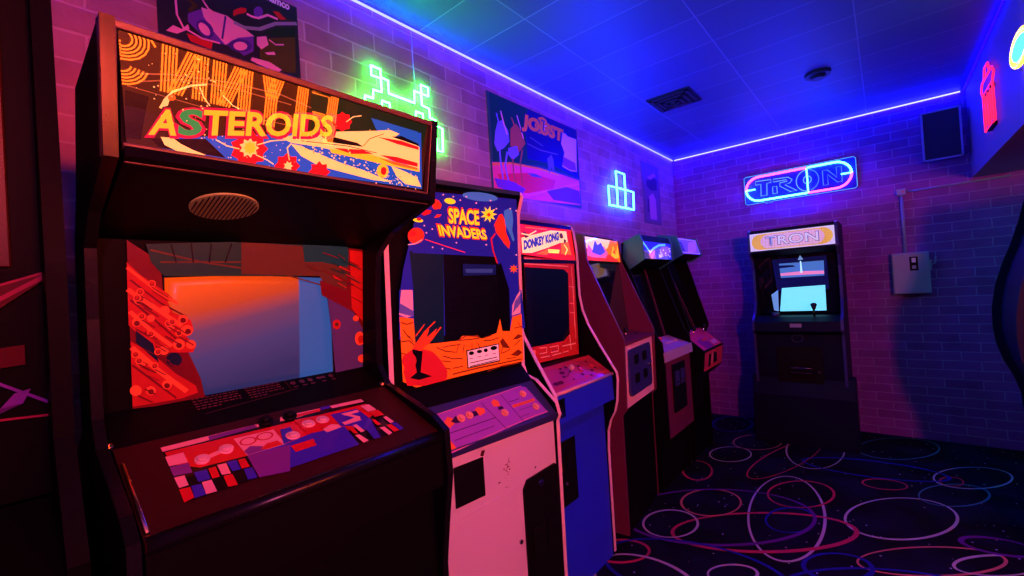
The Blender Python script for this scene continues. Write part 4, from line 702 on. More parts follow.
# marquee box
mq = MB(); mq.prism([(.765,1.66),(.800,1.859),(.55,1.847),(.50,1.66)], .012, .633, BLACK); mq.build('marquee_box', A)
AM = {'dk':(52,36,12),'dkg':(10,40,16),'thin':(150,110,60,.35),'bk2':(6,6,8,0),'bl':(20,85,190),'bl2':(20,90,180),'cr':(245,225,120),'og':(235,110,30),'rd':(215,20,25),'ye':(250,205,40),'mg':(175,15,60),'gn':(30,150,70)}
pal = palette('marquee', AM, es=.62); AM['dk'] = (52,36,12,.25); AM['dkg'] = (10,40,16,.5)
a = Art(*cab_plane((.77,1.68),(.815,1.89)), pal, base=.004); a.vmax = .176
a.draw(ART['asteroids_marquee'])
a.speckle('cr', [(.28,.06),(.40,.045),(.50,.025),(.60,.02)], .012, 150, .0008, .0024, 1); a.speckle('bk2', [(.30,.05),(.42,.035),(.55,.02)], .006, 40, .0006, .0014, 2); a.speckle('cr', [(.04,.12),(.10,.10),(.13,.15)], .03, 40, .0006, .0015, 3); a.speckle('cr', [(.05,.03),(.25,.03),(.5,.12)], .02, 60, .0006, .0013, 4)
a.build('marquee_art', A)
fr = MB()
def mpt(v, n=0): # point on marquee plane
    d = Vector((.045, 0, .21)).normalized(); nn = Vector((.21, 0, -.045)).normalized(); q = Vector((.77, 0, 1.68)) + d*v + nn*n; return (q.x, q.z)
fr.prism([mpt(-.03, -.02), mpt(-.03, .014), mpt(.003, .012), mpt(.003, -.02)], .012, .633, FRAMEWOOD)
fr.prism([mpt(.173, -.02), mpt(.173, .010), mpt(.186, .010), mpt(.186, -.02)], -.014, .648, FRAMEWOOD)
for y0 in (-.014, .627): fr.prism([mpt(-.025, -.01), mpt(-.025, .013), mpt(.184, .010), mpt(.184, -.01)], y0, y0+.021, FRAMEWOOD)
fr.build('marquee_frame', A, .002)
# bezel glass with side art
AB = {'rdd':(110,12,16,.12),'rda':(185,24,20,.22),'rdo':(235,75,40,.22),'bld':(16,26,50,.1),'gnd':(20,48,42,.3),'gnd2':(16,60,62,.3),'ord':(90,42,24,.25),'pud':(80,40,90,.35),'scr':(0,0,0),'bk2':(8,8,8,0)}
palb = palette('bezel', AB, es=0)
a = Art(*cab_plane((.40,1.195),(.44,1.57)), palb, base=.007); a.draw(ART['asteroids_bezel_left']); a.draw(ART['asteroids_bezel_right'])
rt = random.Random(21)
for i in range(46):      # dark hull lines and round rivets on the red rockets
    u = rt.uniform(.070, .15); v = rt.uniform(.04, .34) - (u-.03)*.9
    if v < .01 or (u > .11 and not .06 < v < .2): continue
    l = rt.uniform(.01, .03); a.stroke('rdd', rt.uniform(.0012, .003), [(u, v), (u+l, v-l*.85)])
    if i % 3 == 0:
        a.ellipse('rdo', u, v+.008, .007, .008, 12); a.ellipse('rdd', u, v+.008, .0045, .0055, 12); a.ellipse('rda', u, v+.009, .003, .004, 10)
for i in range(20):
    u = rt.uniform(.45, .60); v = rt.uniform(.25, .36) ; a.stroke(rt.choice(('rdd','rda','gnd')), .003, [(u, v), (min(u+rt.uniform(.02, .05), .618), v-.015)])
a.build('bezel_art', A)
# unlit monitor tube; reflected orange and blue light painted in as emission
sm = bpy.data.materials.new('monitor_painted_light'); sm.use_nodes = True; nt = sm.node_tree; b = nt.nodes['Principled BSDF']; L = nt.links.new
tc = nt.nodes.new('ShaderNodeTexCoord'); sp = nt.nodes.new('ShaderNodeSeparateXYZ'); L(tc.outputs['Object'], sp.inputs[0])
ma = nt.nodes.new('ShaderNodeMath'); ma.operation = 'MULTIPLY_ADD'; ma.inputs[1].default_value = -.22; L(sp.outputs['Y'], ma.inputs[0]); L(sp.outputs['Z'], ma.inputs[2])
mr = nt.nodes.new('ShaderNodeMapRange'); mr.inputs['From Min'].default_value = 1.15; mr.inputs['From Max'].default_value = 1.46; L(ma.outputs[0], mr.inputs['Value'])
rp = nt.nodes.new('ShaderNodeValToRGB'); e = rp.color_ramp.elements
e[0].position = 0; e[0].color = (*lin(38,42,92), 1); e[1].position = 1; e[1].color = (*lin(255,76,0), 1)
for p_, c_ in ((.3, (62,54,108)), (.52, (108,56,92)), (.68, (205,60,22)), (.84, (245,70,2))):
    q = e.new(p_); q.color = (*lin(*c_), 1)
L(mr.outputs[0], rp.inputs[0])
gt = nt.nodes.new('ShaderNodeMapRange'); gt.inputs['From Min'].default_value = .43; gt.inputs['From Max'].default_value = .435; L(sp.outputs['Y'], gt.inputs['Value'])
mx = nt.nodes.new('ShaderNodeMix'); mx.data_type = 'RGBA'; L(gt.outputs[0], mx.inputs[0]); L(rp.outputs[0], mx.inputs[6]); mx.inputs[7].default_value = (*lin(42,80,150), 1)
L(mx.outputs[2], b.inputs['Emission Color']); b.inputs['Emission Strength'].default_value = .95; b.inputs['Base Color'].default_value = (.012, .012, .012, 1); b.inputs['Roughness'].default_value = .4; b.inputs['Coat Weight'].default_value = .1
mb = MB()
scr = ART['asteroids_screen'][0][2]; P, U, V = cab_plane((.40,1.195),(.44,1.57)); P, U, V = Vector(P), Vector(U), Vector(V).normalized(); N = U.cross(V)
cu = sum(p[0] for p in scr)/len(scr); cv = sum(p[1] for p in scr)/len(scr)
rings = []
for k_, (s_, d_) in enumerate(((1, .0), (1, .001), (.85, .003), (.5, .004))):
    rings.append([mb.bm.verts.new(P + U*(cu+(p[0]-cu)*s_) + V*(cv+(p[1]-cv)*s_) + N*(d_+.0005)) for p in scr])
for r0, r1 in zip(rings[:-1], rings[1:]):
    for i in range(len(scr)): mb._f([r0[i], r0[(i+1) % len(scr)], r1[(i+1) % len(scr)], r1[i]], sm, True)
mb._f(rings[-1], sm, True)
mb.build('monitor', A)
rim = MB(); rim.tube([P + U*p[0] + V*p[1] + N*.002 for p in scr], .003, BLACKG, closed=True, k=6); rim.build('monitor_rim', A)
# instruction strip and shelf
mb = MB(); mb.board((.53,1.135),(.40,1.195), .012, .633, .02, BLACK); mb.build('instruction_shelf', A)
palt = palette('instruction', {'w':(110,62,66), 'd':(90,55,62)}, es=0, coat=0)
a = Art(*cab_plane((.52,1.14),(.40,1.195)), palt)
rt = random.Random(3)
for (u0, u1) in ((.17,.27),(.285,.37)):
    for r_ in range(5):
        v = .118-r_*.012; u = u0
        while u < u1-(.0 if r_ < 4 else .05):
            w = rt.uniform(.004, .011); a.rect('w', u, v, min(u+w, u1), v+.004); u += w+.003
a.stroke('d', .0015, [(.18,.045),(.40,.07)])
for k_, u in enumerate((.40, .425, .448, .48, .51)): a.ellipse('d', u, .10, .007, .009) if k_ != 3 else a.rect('d', u-.012, .095, u+.012, .106)
for u in (.40, .425, .448, .48, .51): a.rect('w', u-.006, .078, u+.006, .082)
a.stroke('d', .0012, [(.385,.075),(.385,.12)])
a.build('instruction_print', A)
# control panel
mb = MB(); mb.board((.78,1.035),(.52,1.14), .012, .633, .02, mat('dark_red_panel_vinyl', (.035,.006,.006), .4, spec=.15, bump=.2, bscale=250)); mb.board((.775,.90),(.776,1.02), .012, .633, .02, BLACK)
mb.board((.735,.88),(.775,.90), .012, .633, .02, BLACK)
cpo = mb.build('control_panel', A)
mb = MB(); mb.tube([(.768,.014,1.028),(.768,.631,1.028)], .015, BLACKG, k=16); mb.build('panel_nosing', cpo)
CPC = {'cpdk':(20,6,12),'cpred':(215,25,38),'cpnk':(250,170,165),'cppu':(125,50,150),'cpbl':(60,45,190)}
a = Art(*cab_plane((.78,1.035),(.52,1.14)), palette('panel', CPC, es=0, coat=.5)); a.draw(ART['asteroids_overlay']); a.build('panel_overlay', cpo)
P, U, V = cab_plane((.78,1.035),(.52,1.14)); P, U, V = Vector(P), Vector(U), Vector(V).normalized(); N = U.cross(V)
for u, v in ((.1328,.1705),(.1791,.1826),(.31,.1646),(.3592,.1924),(.3953,.1937)):
    mb = MB(); q = P+U*u+V*v; mb.cyl(q, N, .0135, .006, PINKT); mb.cyl(q+N*.006, N, .0095, .004, PINKT, r2=.008); mb.build('push_button', cpo)
for u, v in ((.2806,.2444),(.3346,.2409)):
    mb = MB(); q = P+U*u+V*v; mb.cyl(q, N, .016, .008, BLACKM); mb.cyl(q+N*.008, N, .011, .008, BLACKM, r2=.008); mb.build('start_button', cpo)
for u in (.006, .625):
    mb = MB(); q = P+U*u+V*.285; mb.cyl(q, N, .008, .01, BRASS, k=12); mb.cyl(q+N*.01, N, .006, .004, BRASS, r2=.002, k=12); mb.build('bolt', cpo)
mb = MB(); mb.tube([P+U*.018+V*.02+N*.003, P+U*.018+V*.22+N*.003], .004, BRASS); mb.build('edge_strip', cpo)
# lower body
mb = MB(); mb.board((.725,.02),(.725,.88), .012, .633, .02, BLACK); mb.build('front_panel', A)
mb = MB(); mb.box(.06,.70,.012,.633,0,.02,BLACK); mb.build('base_board', A)
mb = MB(); mb.board((.35,1.15),(.395,1.58),.005,.629,.012,BLACK); mb.build('back_panel', A)
mb = MB(); mb.box(.725,.733,.19,.455,.22,.62,BLACKM); cd = mb.build('coin_door', A, .003)
for y in (.22, .34):
    mb = MB(); mb.box(.733,.739,y,y+.085,.46,.58,BLACKG); mb.box(.739,.741,y+.035,y+.045,.50,.54,CHROME); mb.build('coin_slot', cd)
mb = MB(); mb.cyl((.733,.32,.40),(1,0,0),.012,.008,CHROME); mb.build('lock', cd)

# ---------------------------------------------------------------- Space Invaders cabinet
S = empty('arcade_cabinet', (-.063, .872, 0), -6.5, 'SPACE INVADERS arcade cabinet with pinkish white front, between ASTEROIDS and DONKEY KONG', 'arcade machine')
prof = [(.59,1.80),(.60,1.78),(.572,1.713),(.545,1.10),(.56,1.06),(.615,1.045),(.715,.968),(.728,.925),(.715,.90),(.706,.30),(.70,0),(.08,0),(.08,1.80)]
side_pair(S, prof, 0, .605, .016, BLACK, prof[:11], CREAM, tth=.0025)
mb = MB(); mb.box(.09,.60,.016,.589,1.785,1.80,TEALB); mb.board((.52,1.09),(.555,1.785), .016, .589, .02, BLACK); mb.board((.10,.05),(.10,1.78),.016,.589,.02,BLACK); mb.build('cabinet_top', S)
SI = {'sinv':(28,26,140),'sibk':(4,4,10,.0),'site':(5,26,44,.45),'siog':(235,78,16,.75),'sipk':(215,115,150),'sipu':(90,62,140),'sibr':(110,22,10),'sird':(190,20,30),'sirr':(225,50,22),'sicd':(240,160,175,.6),'sibl':(60,110,190),'siye':(255,200,30,1.0),'siro':(225,38,20,.85),'sidim':(14,22,80,.5),'sidim2':(45,60,120,.6)}
a = Art(*cab_plane((.545,1.09),(.575,1.765)), palette('invaders', SI, es=.55), base=.002); a.draw(ART['invaders_bezel']); a.build('bezel_glass', S)
mb = MB(); mb.board((.60,1.045),(.54,1.105), .016, .589, .015, BLACK); mb.build('lower_bezel', S)
mb = MB(); mb.board((.72,.93),(.59,1.05), .016, .589, .018, NAVY); mb.board((.715,.905),(.724,.932),.016,.589,.015,NAVY); cpo = mb.build('control_panel', S)
SP = {'sppu':(165,90,200),'spln':(240,150,150),'spdk':(50,20,70),'spor':(245,130,50),'cpred':(215,25,38)}
a = Art(*cab_plane((.716,.935),(.595,1.045)), palette('invpanel', SP, es=0, coat=.5)); a.draw(ART['invaders_panel']); a.build('panel_overlay', cpo)
P, U, V = cab_plane((.716,.935),(.595,1.045)); P, U, V = Vector(P), Vector(U), Vector(V).normalized(); N = U.cross(V)
for u, v in ((.1929,.0872),(.2286,.0895),(.3673,.0587),(.4991,.111),(.5149,.0453)):
    mb = MB(); q = P+U*u+V*v; mb.cyl(q, N, .014, .006, ORANGEP); mb.cyl(q+N*.006, N, .0095, .005, ORANGEP, r2=.008); mb.build('push_button', cpo)
mb = MB(); mb.board((.70,.0),(.70,.905), .016, .589, .016, WHITE); fp = mb.build('front_panel', S)
SM = {'d':(70,16,22),'l':(150,60,70)}
a = Art(*cab_plane((.70,0),(.70,.905)), palette('stain', SM, es=0, coat=0)); a.h = .0004
rt = random.Random(5)
for (u, v) in ((.335,.81),(.345,.80),(.35,.79),(.34,.775),(.352,.815),(.33,.765),(.30,.76),(.33,.735),(.34,.73),(.325,.80)):
    a.ellipse('d' if rt.random() < .5 else 'l', u, v, rt.uniform(.002,.006), rt.uniform(.001,.003), 7)
a.stroke('d', .002, [(.335,.79),(.35,.83)]); a.stroke('l', .002, [(.32,.80),(.345,.78)]); a.poly('d', [(.225,.873),(.232,.889),(.247,.886),(.238,.868)])
a.ellipse('d', .475, .757, .004, .004, 7)
a.build('scuff_marks', fp)['kind'] = 'stuff'
# stepped access door
mb = MB(); door = [(.03,.02),(.03,.70),(.39,.715),(.398,.705),(.398,.02)]
mb2 = [(.7004, y, z) for y, z in door]; v0 = mb2; v1 = [(.704, y, z) for y, z in door]
mb.poly(v1, WHITE)
A0 = [mb.bm.verts.new(p) for p in v0]; A1 = [mb.bm.verts.new(p) for p in v1]
for i in range(5): mb._f([A0[i], A0[(i+1) % 5], A1[(i+1) % 5], A1[i]], WHITE)
dr = mb.build('access_door', S)
mb = MB(); mb.cyl((.704,.377,.53),(1,0,0),.008,.006,CHROME,k=12); mb.cyl((.71,.377,.53),(1,0,0),.003,.001,BLACKM,k=8); mb.build('lock', dr)
mb = MB(); mb.box(.701,.705,.117,.235,.742,.868,BLACKM); cs = mb.build('speaker_cover', S, .001)
# black coin door with clipped corners
pts = [(.405,.70),(.425,.728),(.575,.742),(.586,.735),(.586,.05),(.405,.05)]
mb = MB(); B0 = [mb.bm.verts.new((.7004,y,z)) for y,z in pts]; B1 = [mb.bm.verts.new((.710,y,z)) for y,z in pts]
mb._f(B1[::-1], BLACKM); [mb._f([B0[i],B0[(i+1)%6],B1[(i+1)%6],B1[i]], BLACKM) for i in range(6)]
cd = mb.build('coin_door', S, .002)
mb = MB(); mb.cyl((.710,.485,.70),(1,0,0),.011,.008,CHROME,k=16); mb.cyl((.718,.485,.70),(1,0,0),.005,.001,BLACKM,k=8); mb.build('lock', cd)
mb = MB(); mb.box(.710,.714,.46,.53,.20,.30,BLACKG); mb.build('coin_return', cd)
for y in (.43,.505):
    mb = MB(); mb.box(.710,.716,y,y+.06,.46,.56,BLACKG); mb.build('coin_slot', cd)

# ---------------------------------------------------------------- Donkey Kong cabinet
D = empty('arcade_cabinet', (0, 1.5, 0), 0, 'blue DONKEY KONG arcade cabinet with cream edge trim and red framed screen', 'arcade machine')
prof = [(.37,1.745),(.405,1.735),(.42,1.70),(.432,1.60),(.432,1.36),(.445,1.28),(.475,1.20),(.535,1.095),(.60,.99),(.622,.955),(.626,.92),(.615,.81),(.60,.755),(.572,.705),(.555,.65),(.548,.55),(.546,.02),(.546,0),(.05,0),(.05,1.745)]
side_pair(D, prof, 0, .568, .018, BLACK, prof[:17], CREAM, tth=.004)
mb = MB(); mb.box(.06,.39,.018,.55,1.725,1.742,BLACK); mb.board((.395,1.54),(.395,1.73),.018,.55,.05,BLACK); mb.board((.385,1.03),(.40,1.545),.018,.55,.02,BLACK); mb.board((.47,1.04),(.385,1.05),.018,.55,.015,BLACK); mb.board((.08,0),(.08,1.73),.018,.55,.02,BLACK); mb.build('cabinet_core', D)
DM = {'dkrd':(225,25,30),'dkcr':(250,215,150),'dkbr':(95,25,20),'dkor':(245,100,20),'dkye':(255,220,90,1.3),'dkye2':(250,225,150,.9),'dkbl':(55,50,150)}
a = Art(*cab_plane((.428,1.545),(.41,1.72)), palette('kong', DM, es=1.0), base=.0); a.h = -.02; a.P -= Vector((0,0,0)); a.h = .001
a.draw(ART['kong_marquee']); 
mo = a.build('marquee', D)
mb = MB(); mb.board((.426,1.545),(.408,1.725),.018,.55,.03,BLACK); mb.board((.434,1.53),(.432,1.549),.018,.55,.03,BLACKG); mb.board((.416,1.716),(.412,1.735),.018,.55,.03,BLACKG); mb.build('marquee_frame', D)
DB = {'dbrd':(190,25,30,.35),'dbbk':(3,4,14,0),'dbpk':(240,110,110,.35),'dbrd2':(120,10,20,.2)}
mb = MB(); mb.board((.412,1.03),(.424,1.54),.018,.55,.01,BLACK); mb.build('bezel_backing', D)
a = Art(*cab_plane((.42,1.04),(.43,1.53)), palette('kongbez', DB, es=.3)); a.draw(ART['kong_bezel']); a.build('bezel_glass', D)
DCP = mat('red_panel_print', (.55,.05,.07), .3, coat=.5, bump=.2, bscale=30)
mb = MB(); mb.board((.60,.955),(.47,1.04),.018,.55,.015,DCP); cpo = mb.build('control_panel', D)
a = Art(*cab_plane((.60,.955),(.47,1.04)), palette('kongcp', {'r':(225,70,60),'d':(90,10,20),'p':(245,170,165)}, es=0, coat=.5))
rt = random.Random(9)
for i in range(22): a.ellipse(rt.choice('rdd'), rt.uniform(.04,.52), rt.uniform(.02,.13), rt.uniform(.008,.03), rt.uniform(.004,.012), 9)
a.stroke('r', .004, [(.03,.02),(.03,.14),(.52,.14),(.52,.02),(.03,.02)]); a.build('panel_overlay', cpo)
mb = MB(); mb.tube([(.603,.018,.95),(.603,.55,.95)], .008, PINKT, k=10); mb.build('panel_nosing', cpo)
mb = MB(); mb.cyl((.545,.225,.99),(.55,0,.84),.004,.045,CHROME,k=10); mb.ball((.57,.225,1.035),.014,PINKT); mb.build('joystick', cpo)
for y in (.36,.46):
    mb = MB(); mb.cyl((.535,y,.998),(.55,0,.84),.013,.008,REDP); mb.build('push_button', cpo)
mb = MB(); mb.prism([(.60,.95),(.605,.82),(.555,.80),(.40,.80),(.40,1.0)],.018,.55,BLUE); bx = mb.build('panel_box', D)
mb = MB()
for i in range(4): mb.box(.601,.608,.055+i*.013,.060+i*.013,.845,.925,BLACKM)
mb.build('speaker_slots', bx)
mb = MB(); mb.board((.54,0),(.54,.80),.018,.55,.02,BLUE); mb.build('front_panel', D)
mb = MB(); mb.box(.541,.549,.065,.25,.42,.71,BLACKM); cd = mb.build('coin_door', D, .003)
for y in (.09,.17):
    mb = MB(); mb.box(.549,.553,y,y+.05,.58,.66,BLACKG); mb.build('coin_slot', cd)
mb = MB(); mb.cyl((.549,.155,.52),(1,0,0),.009,.006,CHROME,k=12); mb.build('lock', cd)

# ---------------------------------------------------------------- maroon cabinet, fourth in the row
M = empty('arcade_cabinet', (0, 2.2, 0), 6, 'maroon sided arcade cabinet with flame coloured marquee and cream framed coin door', 'arcade machine')
prof = [(.33,1.72),(.375,1.705),(.385,1.56),(.40,1.52),(.575,1.10),(.575,1.06),(.565,.70),(.54,.67),(.535,.03),(.535,0),(.09,0),(.09,1.72)]
side_pair(M, prof, 0, .575, .018, MAROON, prof[:7], MAROON, tth=.002)
mb = MB(); mb.box(.10,.34,.018,.557,1.70,1.718,BLACK); mb.board((.41,1.085),(.372,1.56),.018,.557,.02,GLASS); mb.board((.10,0),(.10,1.70),.018,.557,.015,BLACK); mb.board((.375,1.55),(.34,1.56),.018,.557,.01,BLACK); mb.build('screen', M)
MM = {'cr':(250,210,160),'og':(250,110,20),'rd':(235,40,40),'ye':(255,190,50),'pk':(220,90,170),'bl':(70,60,240)}
mb = MB(); mb.board((.382,1.555),(.368,1.702),.018,.557,.03,BLACK); mb.build('marquee_box', M)
a = Art(*cab_plane((.383,1.557),(.371,1.70)), palette('flame', MM, es=1.1)); 
a.poly('cr', [(.02,0),(.555,0),(.555,.143),(.02,.143)]); a.poly('og', [(.30,0),(.555,0),(.555,.143),(.42,.143),(.36,.09),(.24,.05)]); a.poly('rd', [(.02,.0),(.53,.0),(.42,.05),(.30,.04),(.20,.075),(.10,.04),(.02,.08)])
a.poly('pk', [(.02,.03),(.06,.10),(.12,.06),(.18,.12),(.24,.06),(.30,.10),(.35,.05),(.30,.02),(.10,.02)]); a.poly('bl', [(.10,.05),(.17,.13),(.20,.10),(.26,.12),(.31,.06),(.22,.035)]); a.poly('ye', [(.40,.04),(.46,.11),(.50,.06),(.545,.12),(.54,.03),(.47,.02)]); a.poly('rd', [(.44,.06),(.47,.09),(.49,.05)])
a.build('marquee', M)
mb = MB(); mb.board((.575,1.075),(.41,1.09),.018,.557,.02,MAROON); cpo = mb.build('control_panel', M)
mb = MB(); mb.cyl((.49,.28,1.08),(0,0,1),.004,.03,CHROME,k=10); mb.ball((.49,.28,1.12),.014,BLACKG); mb.build('joystick', cpo)
for y in (.13,.44):
    mb = MB(); mb.cyl((.50,y,1.078),(0,0,1),.013,.008,NAVY); mb.build('push_button', cpo)
FRM = mat('tan_coin_door_frame', (.95,.60,.50), .4)
def rrect(x0, x1, y0, y1, z0, z1, r, m, mb=None):
    mb = mb or MB(); pts = []
    for cy, cz, a0 in ((y1-r, z1-r, 0), (y0+r, z1-r, 90), (y0+r, z0+r, 180), (y1-r, z0+r, 270)):
        for k in range(5): t = R(a0+k*22.5); pts.append((cy+r*math.cos(t), cz+r*math.sin(t)))
    n = len(pts); a_ = [mb.bm.verts.new((x0, *p)) for p in pts]; b_ = [mb.bm.verts.new((x1, *p)) for p in pts]
    mb._f(a_[::-1], m); mb._f(b_, m)
    for i in range(n): mb._f([a_[i], a_[(i+1)%n], b_[(i+1)%n], b_[i]], m)
    return mb
mb = MB(); mb.board((.555,.70),(.562,1.06),.018,.557,.02,FRM); fp = mb.build('front_panel', M)
cd = rrect(.555,.570,.085,.49,.755,1.025,.03,NAVY).build('coin_door', M)
for y, z in ((.17,.93),(.32,.93),(.17,.82),(.32,.82)):
    rrect(.570,.574,y,y+.07,z,z+.055,.008,BLACKG).build('coin_slot', cd)
mb = MB(); mb.cyl((.57,.43,.89),(1,0,0),.012,.01,CHROME,k=12); mb.build('lock', cd)
mb = MB(); mb.board((.532,.0),(.538,.70),.016,.559,.02,BLACK); mb.build('kick_panel', M)

# ---------------------------------------------------------------- fifth cabinet, blue lightning marquee
F = empty('arcade_cabinet', (0, 2.85, 0), 0, 'maroon fronted arcade cabinet with jutting head and blue marquee with a light streak', 'arcade machine')
HEAD = mat('head_laminate_green_cast', (.02,.20,.16), .4)  # green neon light on grey cheeks painted into the base colour
for y in (0, .53):
    mb = MB(); mb.prism([(.33,1.70),(.445,1.74),(.462,1.69),(.466,1.56),(.35,1.50),(.30,1.50)], y, y+.018, HEAD); mb.build('head_cheek', F)
    mb = MB(); mb.prism([(.30,1.62),(.36,1.50),(.52,1.04),(.55,1.0),(.56,.90),(.56,.36),(.50,.30),(.50,0),(.09,0),(.09,1.62)], y, y+.017, BLACK); o = mb.build('side_panel', F)
mb = MB(); mb.box(.10,.33,.018,.53,1.60,1.615,BLACK); mb.prism([(.35,1.705),(.44,1.735),(.455,1.69),(.458,1.565),(.35,1.51),(.30,1.51),(.30,1.69)],.018,.53,BLACK); mb.build('marquee_box', F)
FM = {'bl':(25,35,235),'cy':(110,220,255),'pu':(120,60,220),'wh':(210,200,255),'dk':(10,12,110)}
a = Art(*cab_plane((.459,1.57),(.456,1.69)), palette('bolt', FM, es=.9))
a.poly('bl', [(.02,0),(.53,0),(.53,.12),(.02,.12)]); a.poly('dk', [(.02,.0),(.2,0),(.12,.03),(.02,.06)]); a.stroke('cy', .015, [(.02,.115),(.07,.085),(.13,.045),(.20,.075),(.30,.10),(.42,.108)]); a.poly('pu', [(.28,.03),(.34,.09),(.48,.10),(.52,.05),(.45,.02)])
rt = random.Random(4)
for i in range(14): u, v = rt.uniform(.3,.51), rt.uniform(.01,.09); a.rect('wh', u, v, u+rt.uniform(.01,.025), v+rt.uniform(.006,.015))
a.poly('wh', [(.28,.01),(.33,.01),(.33,.04),(.30,.03),(.28,.04)]); a.build('marquee', F)
mb = MB(); mb.board((.40,.995),(.27,1.52),.018,.53,.02,GLASS); mb.build('screen', F)
for y in (.07,.44):
    mb = MB(); mb.board((.405,1.0),(.275,1.52),y,y+.012,.004,MAROON); mb.build('screen_bar', F)
LAV = mat('lavender_panel_print', (.55,.35,.7), .35, coat=.3)
mb = MB(); mb.board((.555,.935),(.38,.995),.018,.53,.015,LAV); mb.board((.565,.87),(.560,.935),.0,.547,.02,mat('speckled_lip', (.45,.36,.42), .4, bump=.5, bscale=120)); cpo = mb.build('control_panel', F)
mb = MB(); mb.cyl((.46,.17,.965),(.3,0,.95),.006,.03,CHROME,k=10); mb.ball((.47,.17,1.005),.016,REDP); mb.build('joystick', cpo)
for y in (.28,.34,.40,.46):
    mb = MB(); mb.cyl((.475,y,.96),(.3,0,.95),.012,.008,PINKT); mb.build('push_button', cpo)
mb = MB(); mb.board((.545,.35),(.545,.87),.018,.53,.02,MAROON); mb.build('front_panel', F)
mb = MB(); mb.box(.546,.556,.15,.39,.50,.83,BLACKM); cd = mb.build('coin_door', F, .003)
for y in (.18,.285):
    mb = MB(); mb.box(.556,.562,y,y+.07,.68,.78,NAVY); mb.box(.562,.564,y+.02,y+.05,.70,.712,CHROME); mb.build('coin_slot', cd)
mb = MB(); mb.board((.48,0),(.48,.36),.018,.53,.02,BLACK); mb.build('kick_panel', F)

# ---------------------------------------------------------------- sixth cabinet, two joysticks
G = empty('arcade_cabinet', (0, 3.47, 0), 0, 'dark arcade cabinet ending the row by the corner, purple wedge head and two joysticks', 'arcade machine')
hp = [(.25,1.72),(.33,1.78),(.475,1.755),(.515,1.605),(.42,1.56),(.25,1.56)]
for y in (0,.47):
    mb = MB(); mb.prism(hp, y, y+.018, HEAD); mb.build('head_cheek', G)
    mb = MB(); mb.prism([(.25,1.70),(.38,1.57),(.53,1.02),(.50,.95),(.50,.02),(.50,0),(.08,0),(.08,1.70)], y, y+.017, BLACK); mb.build('side_panel', G)
mb = MB(); mb.prism([(.26,1.70),(.335,1.765),(.465,1.745),(.50,1.61),(.42,1.575),(.26,1.57)],.018,.47,BLACK); mb.build('marquee_box', G)
a = Art(*cab_plane((.502,1.615),(.467,1.745)), palette('wedge', {'p':(95,60,240),'v':(150,80,235),'l':(190,130,255),'d':(40,25,140)}, es=1.0)); a.poly('p', [(.018,0),(.47,0),(.47,.133),(.018,.133)]); a.poly('v', [(.15,0),(.40,.03),(.45,.12),(.25,.10)]); a.poly('d', [(.03,.02),(.12,.02),(.10,.10),(.03,.11)]); a.stroke('l', .005, [(.03,.01),(.46,.01),(.46,.125),(.03,.125),(.03,.01)]); a.build('marquee', G)
mb = MB(); mb.board((.43,.99),(.22,1.56),.018,.47,.02,GLASS); mb.build('screen', G)
for y in (.06,.40):
    mb = MB(); mb.board((.436,1.0),(.227,1.555),y,y+.010,.004,MAROON); mb.build('screen_bar', G)
mb = MB(); mb.prism([(.40,.99),(.45,1.0),(.625,.855),(.605,.69),(.53,.62),(.40,.62)],0,.51,BLACK); cpo = mb.build('control_panel', G, .004)
a = Art(*cab_plane((.625,.855),(.45,1.0)), palette('twostick', {'p':(225,50,110),'q':(150,30,120),'w':(245,150,170),'b':(40,20,60)}, es=0, coat=.4)); a.poly('p', [(.02,.01),(.49,.01),(.49,.215),(.02,.215)]); a.poly('q', [(.1,.01),(.3,.01),(.25,.12),(.08,.1)]); a.poly('w', [(.32,.03),(.45,.03),(.46,.07),(.33,.07)]); a.build('panel_overlay', cpo)
a = Art(*cab_plane((.606,.70),(.624,.85)), palette('twostick2', {'p':(220,60,90),'b':(30,10,30),'w':(240,160,130)}, es=0, coat=.4)); a.poly('p', [(.02,0),(.49,0),(.49,.145),(.02,.145)]); a.poly('b', [(.12,.02),(.18,.02),(.18,.12),(.12,.12)]); a.poly('b', [(.25,.03),(.35,.03),(.33,.11),(.25,.12)]); a.poly('w', [(.20,.03),(.225,.03),(.225,.12),(.20,.12)]); a.build('panel_front', cpo)
for y in (.13,.38):
    mb = MB(); mb.cyl((.50,y,.955),(.35,0,.9),.006,.05,CHROME,k=10); mb.ball((.519,y,1.015),.017,BLACKG); mb.build('joystick', cpo)
for y in (.20,.245,.29,.43):
    mb = MB(); mb.cyl((.55,y,.917),(.64,0,.77),.012,.008,REDP); mb.build('push_button', cpo)
mb = MB(); mb.board((.48,0),(.48,.64),.018,.47,.02,BLACK); mb.board((.49,.38),(.49,.60),.14,.33,.006,BLACKM); mb.build('front_panel', G)

# ---------------------------------------------------------------- Tron cabinet on the back wall
T = empty('arcade_cabinet', (.80, 4.83, 0), -90, 'black TRON arcade cabinet with glowing cyan screen, alone against the back wall', 'arcade machine')
TB = mat('navy_black_laminate', (.003,.004,.02), .45, spec=.12, bump=.1, bscale=150)
TW = .635
prof = [(.50,1.80),(.545,1.785),(.555,1.74),(.545,1.60),(.47,1.54),(.44,1.45),(.44,1.18),(.50,1.08),(.60,1.02),(.61,.94),(.57,.90),(.56,.30),(.56,0),(.02,0),(.02,1.80)]
side_pair(T, prof, 0, TW, .02, TB, prof[:13], NAVY, tth=.002)
mb = MB(); mb.box(.03,.50,.02,TW-.02,1.775,1.795,TB); mb.board((.02+.02,0),(.04,1.78),.02,TW-.02,.015,TB); mb.board((.47,1.565),(.545,1.60),.02,TW-.02,.01,TB)
mb.board((.548,1.60),(.553,1.78),.02,TW-.02,.1,TB); mb.build('marquee_box', T)
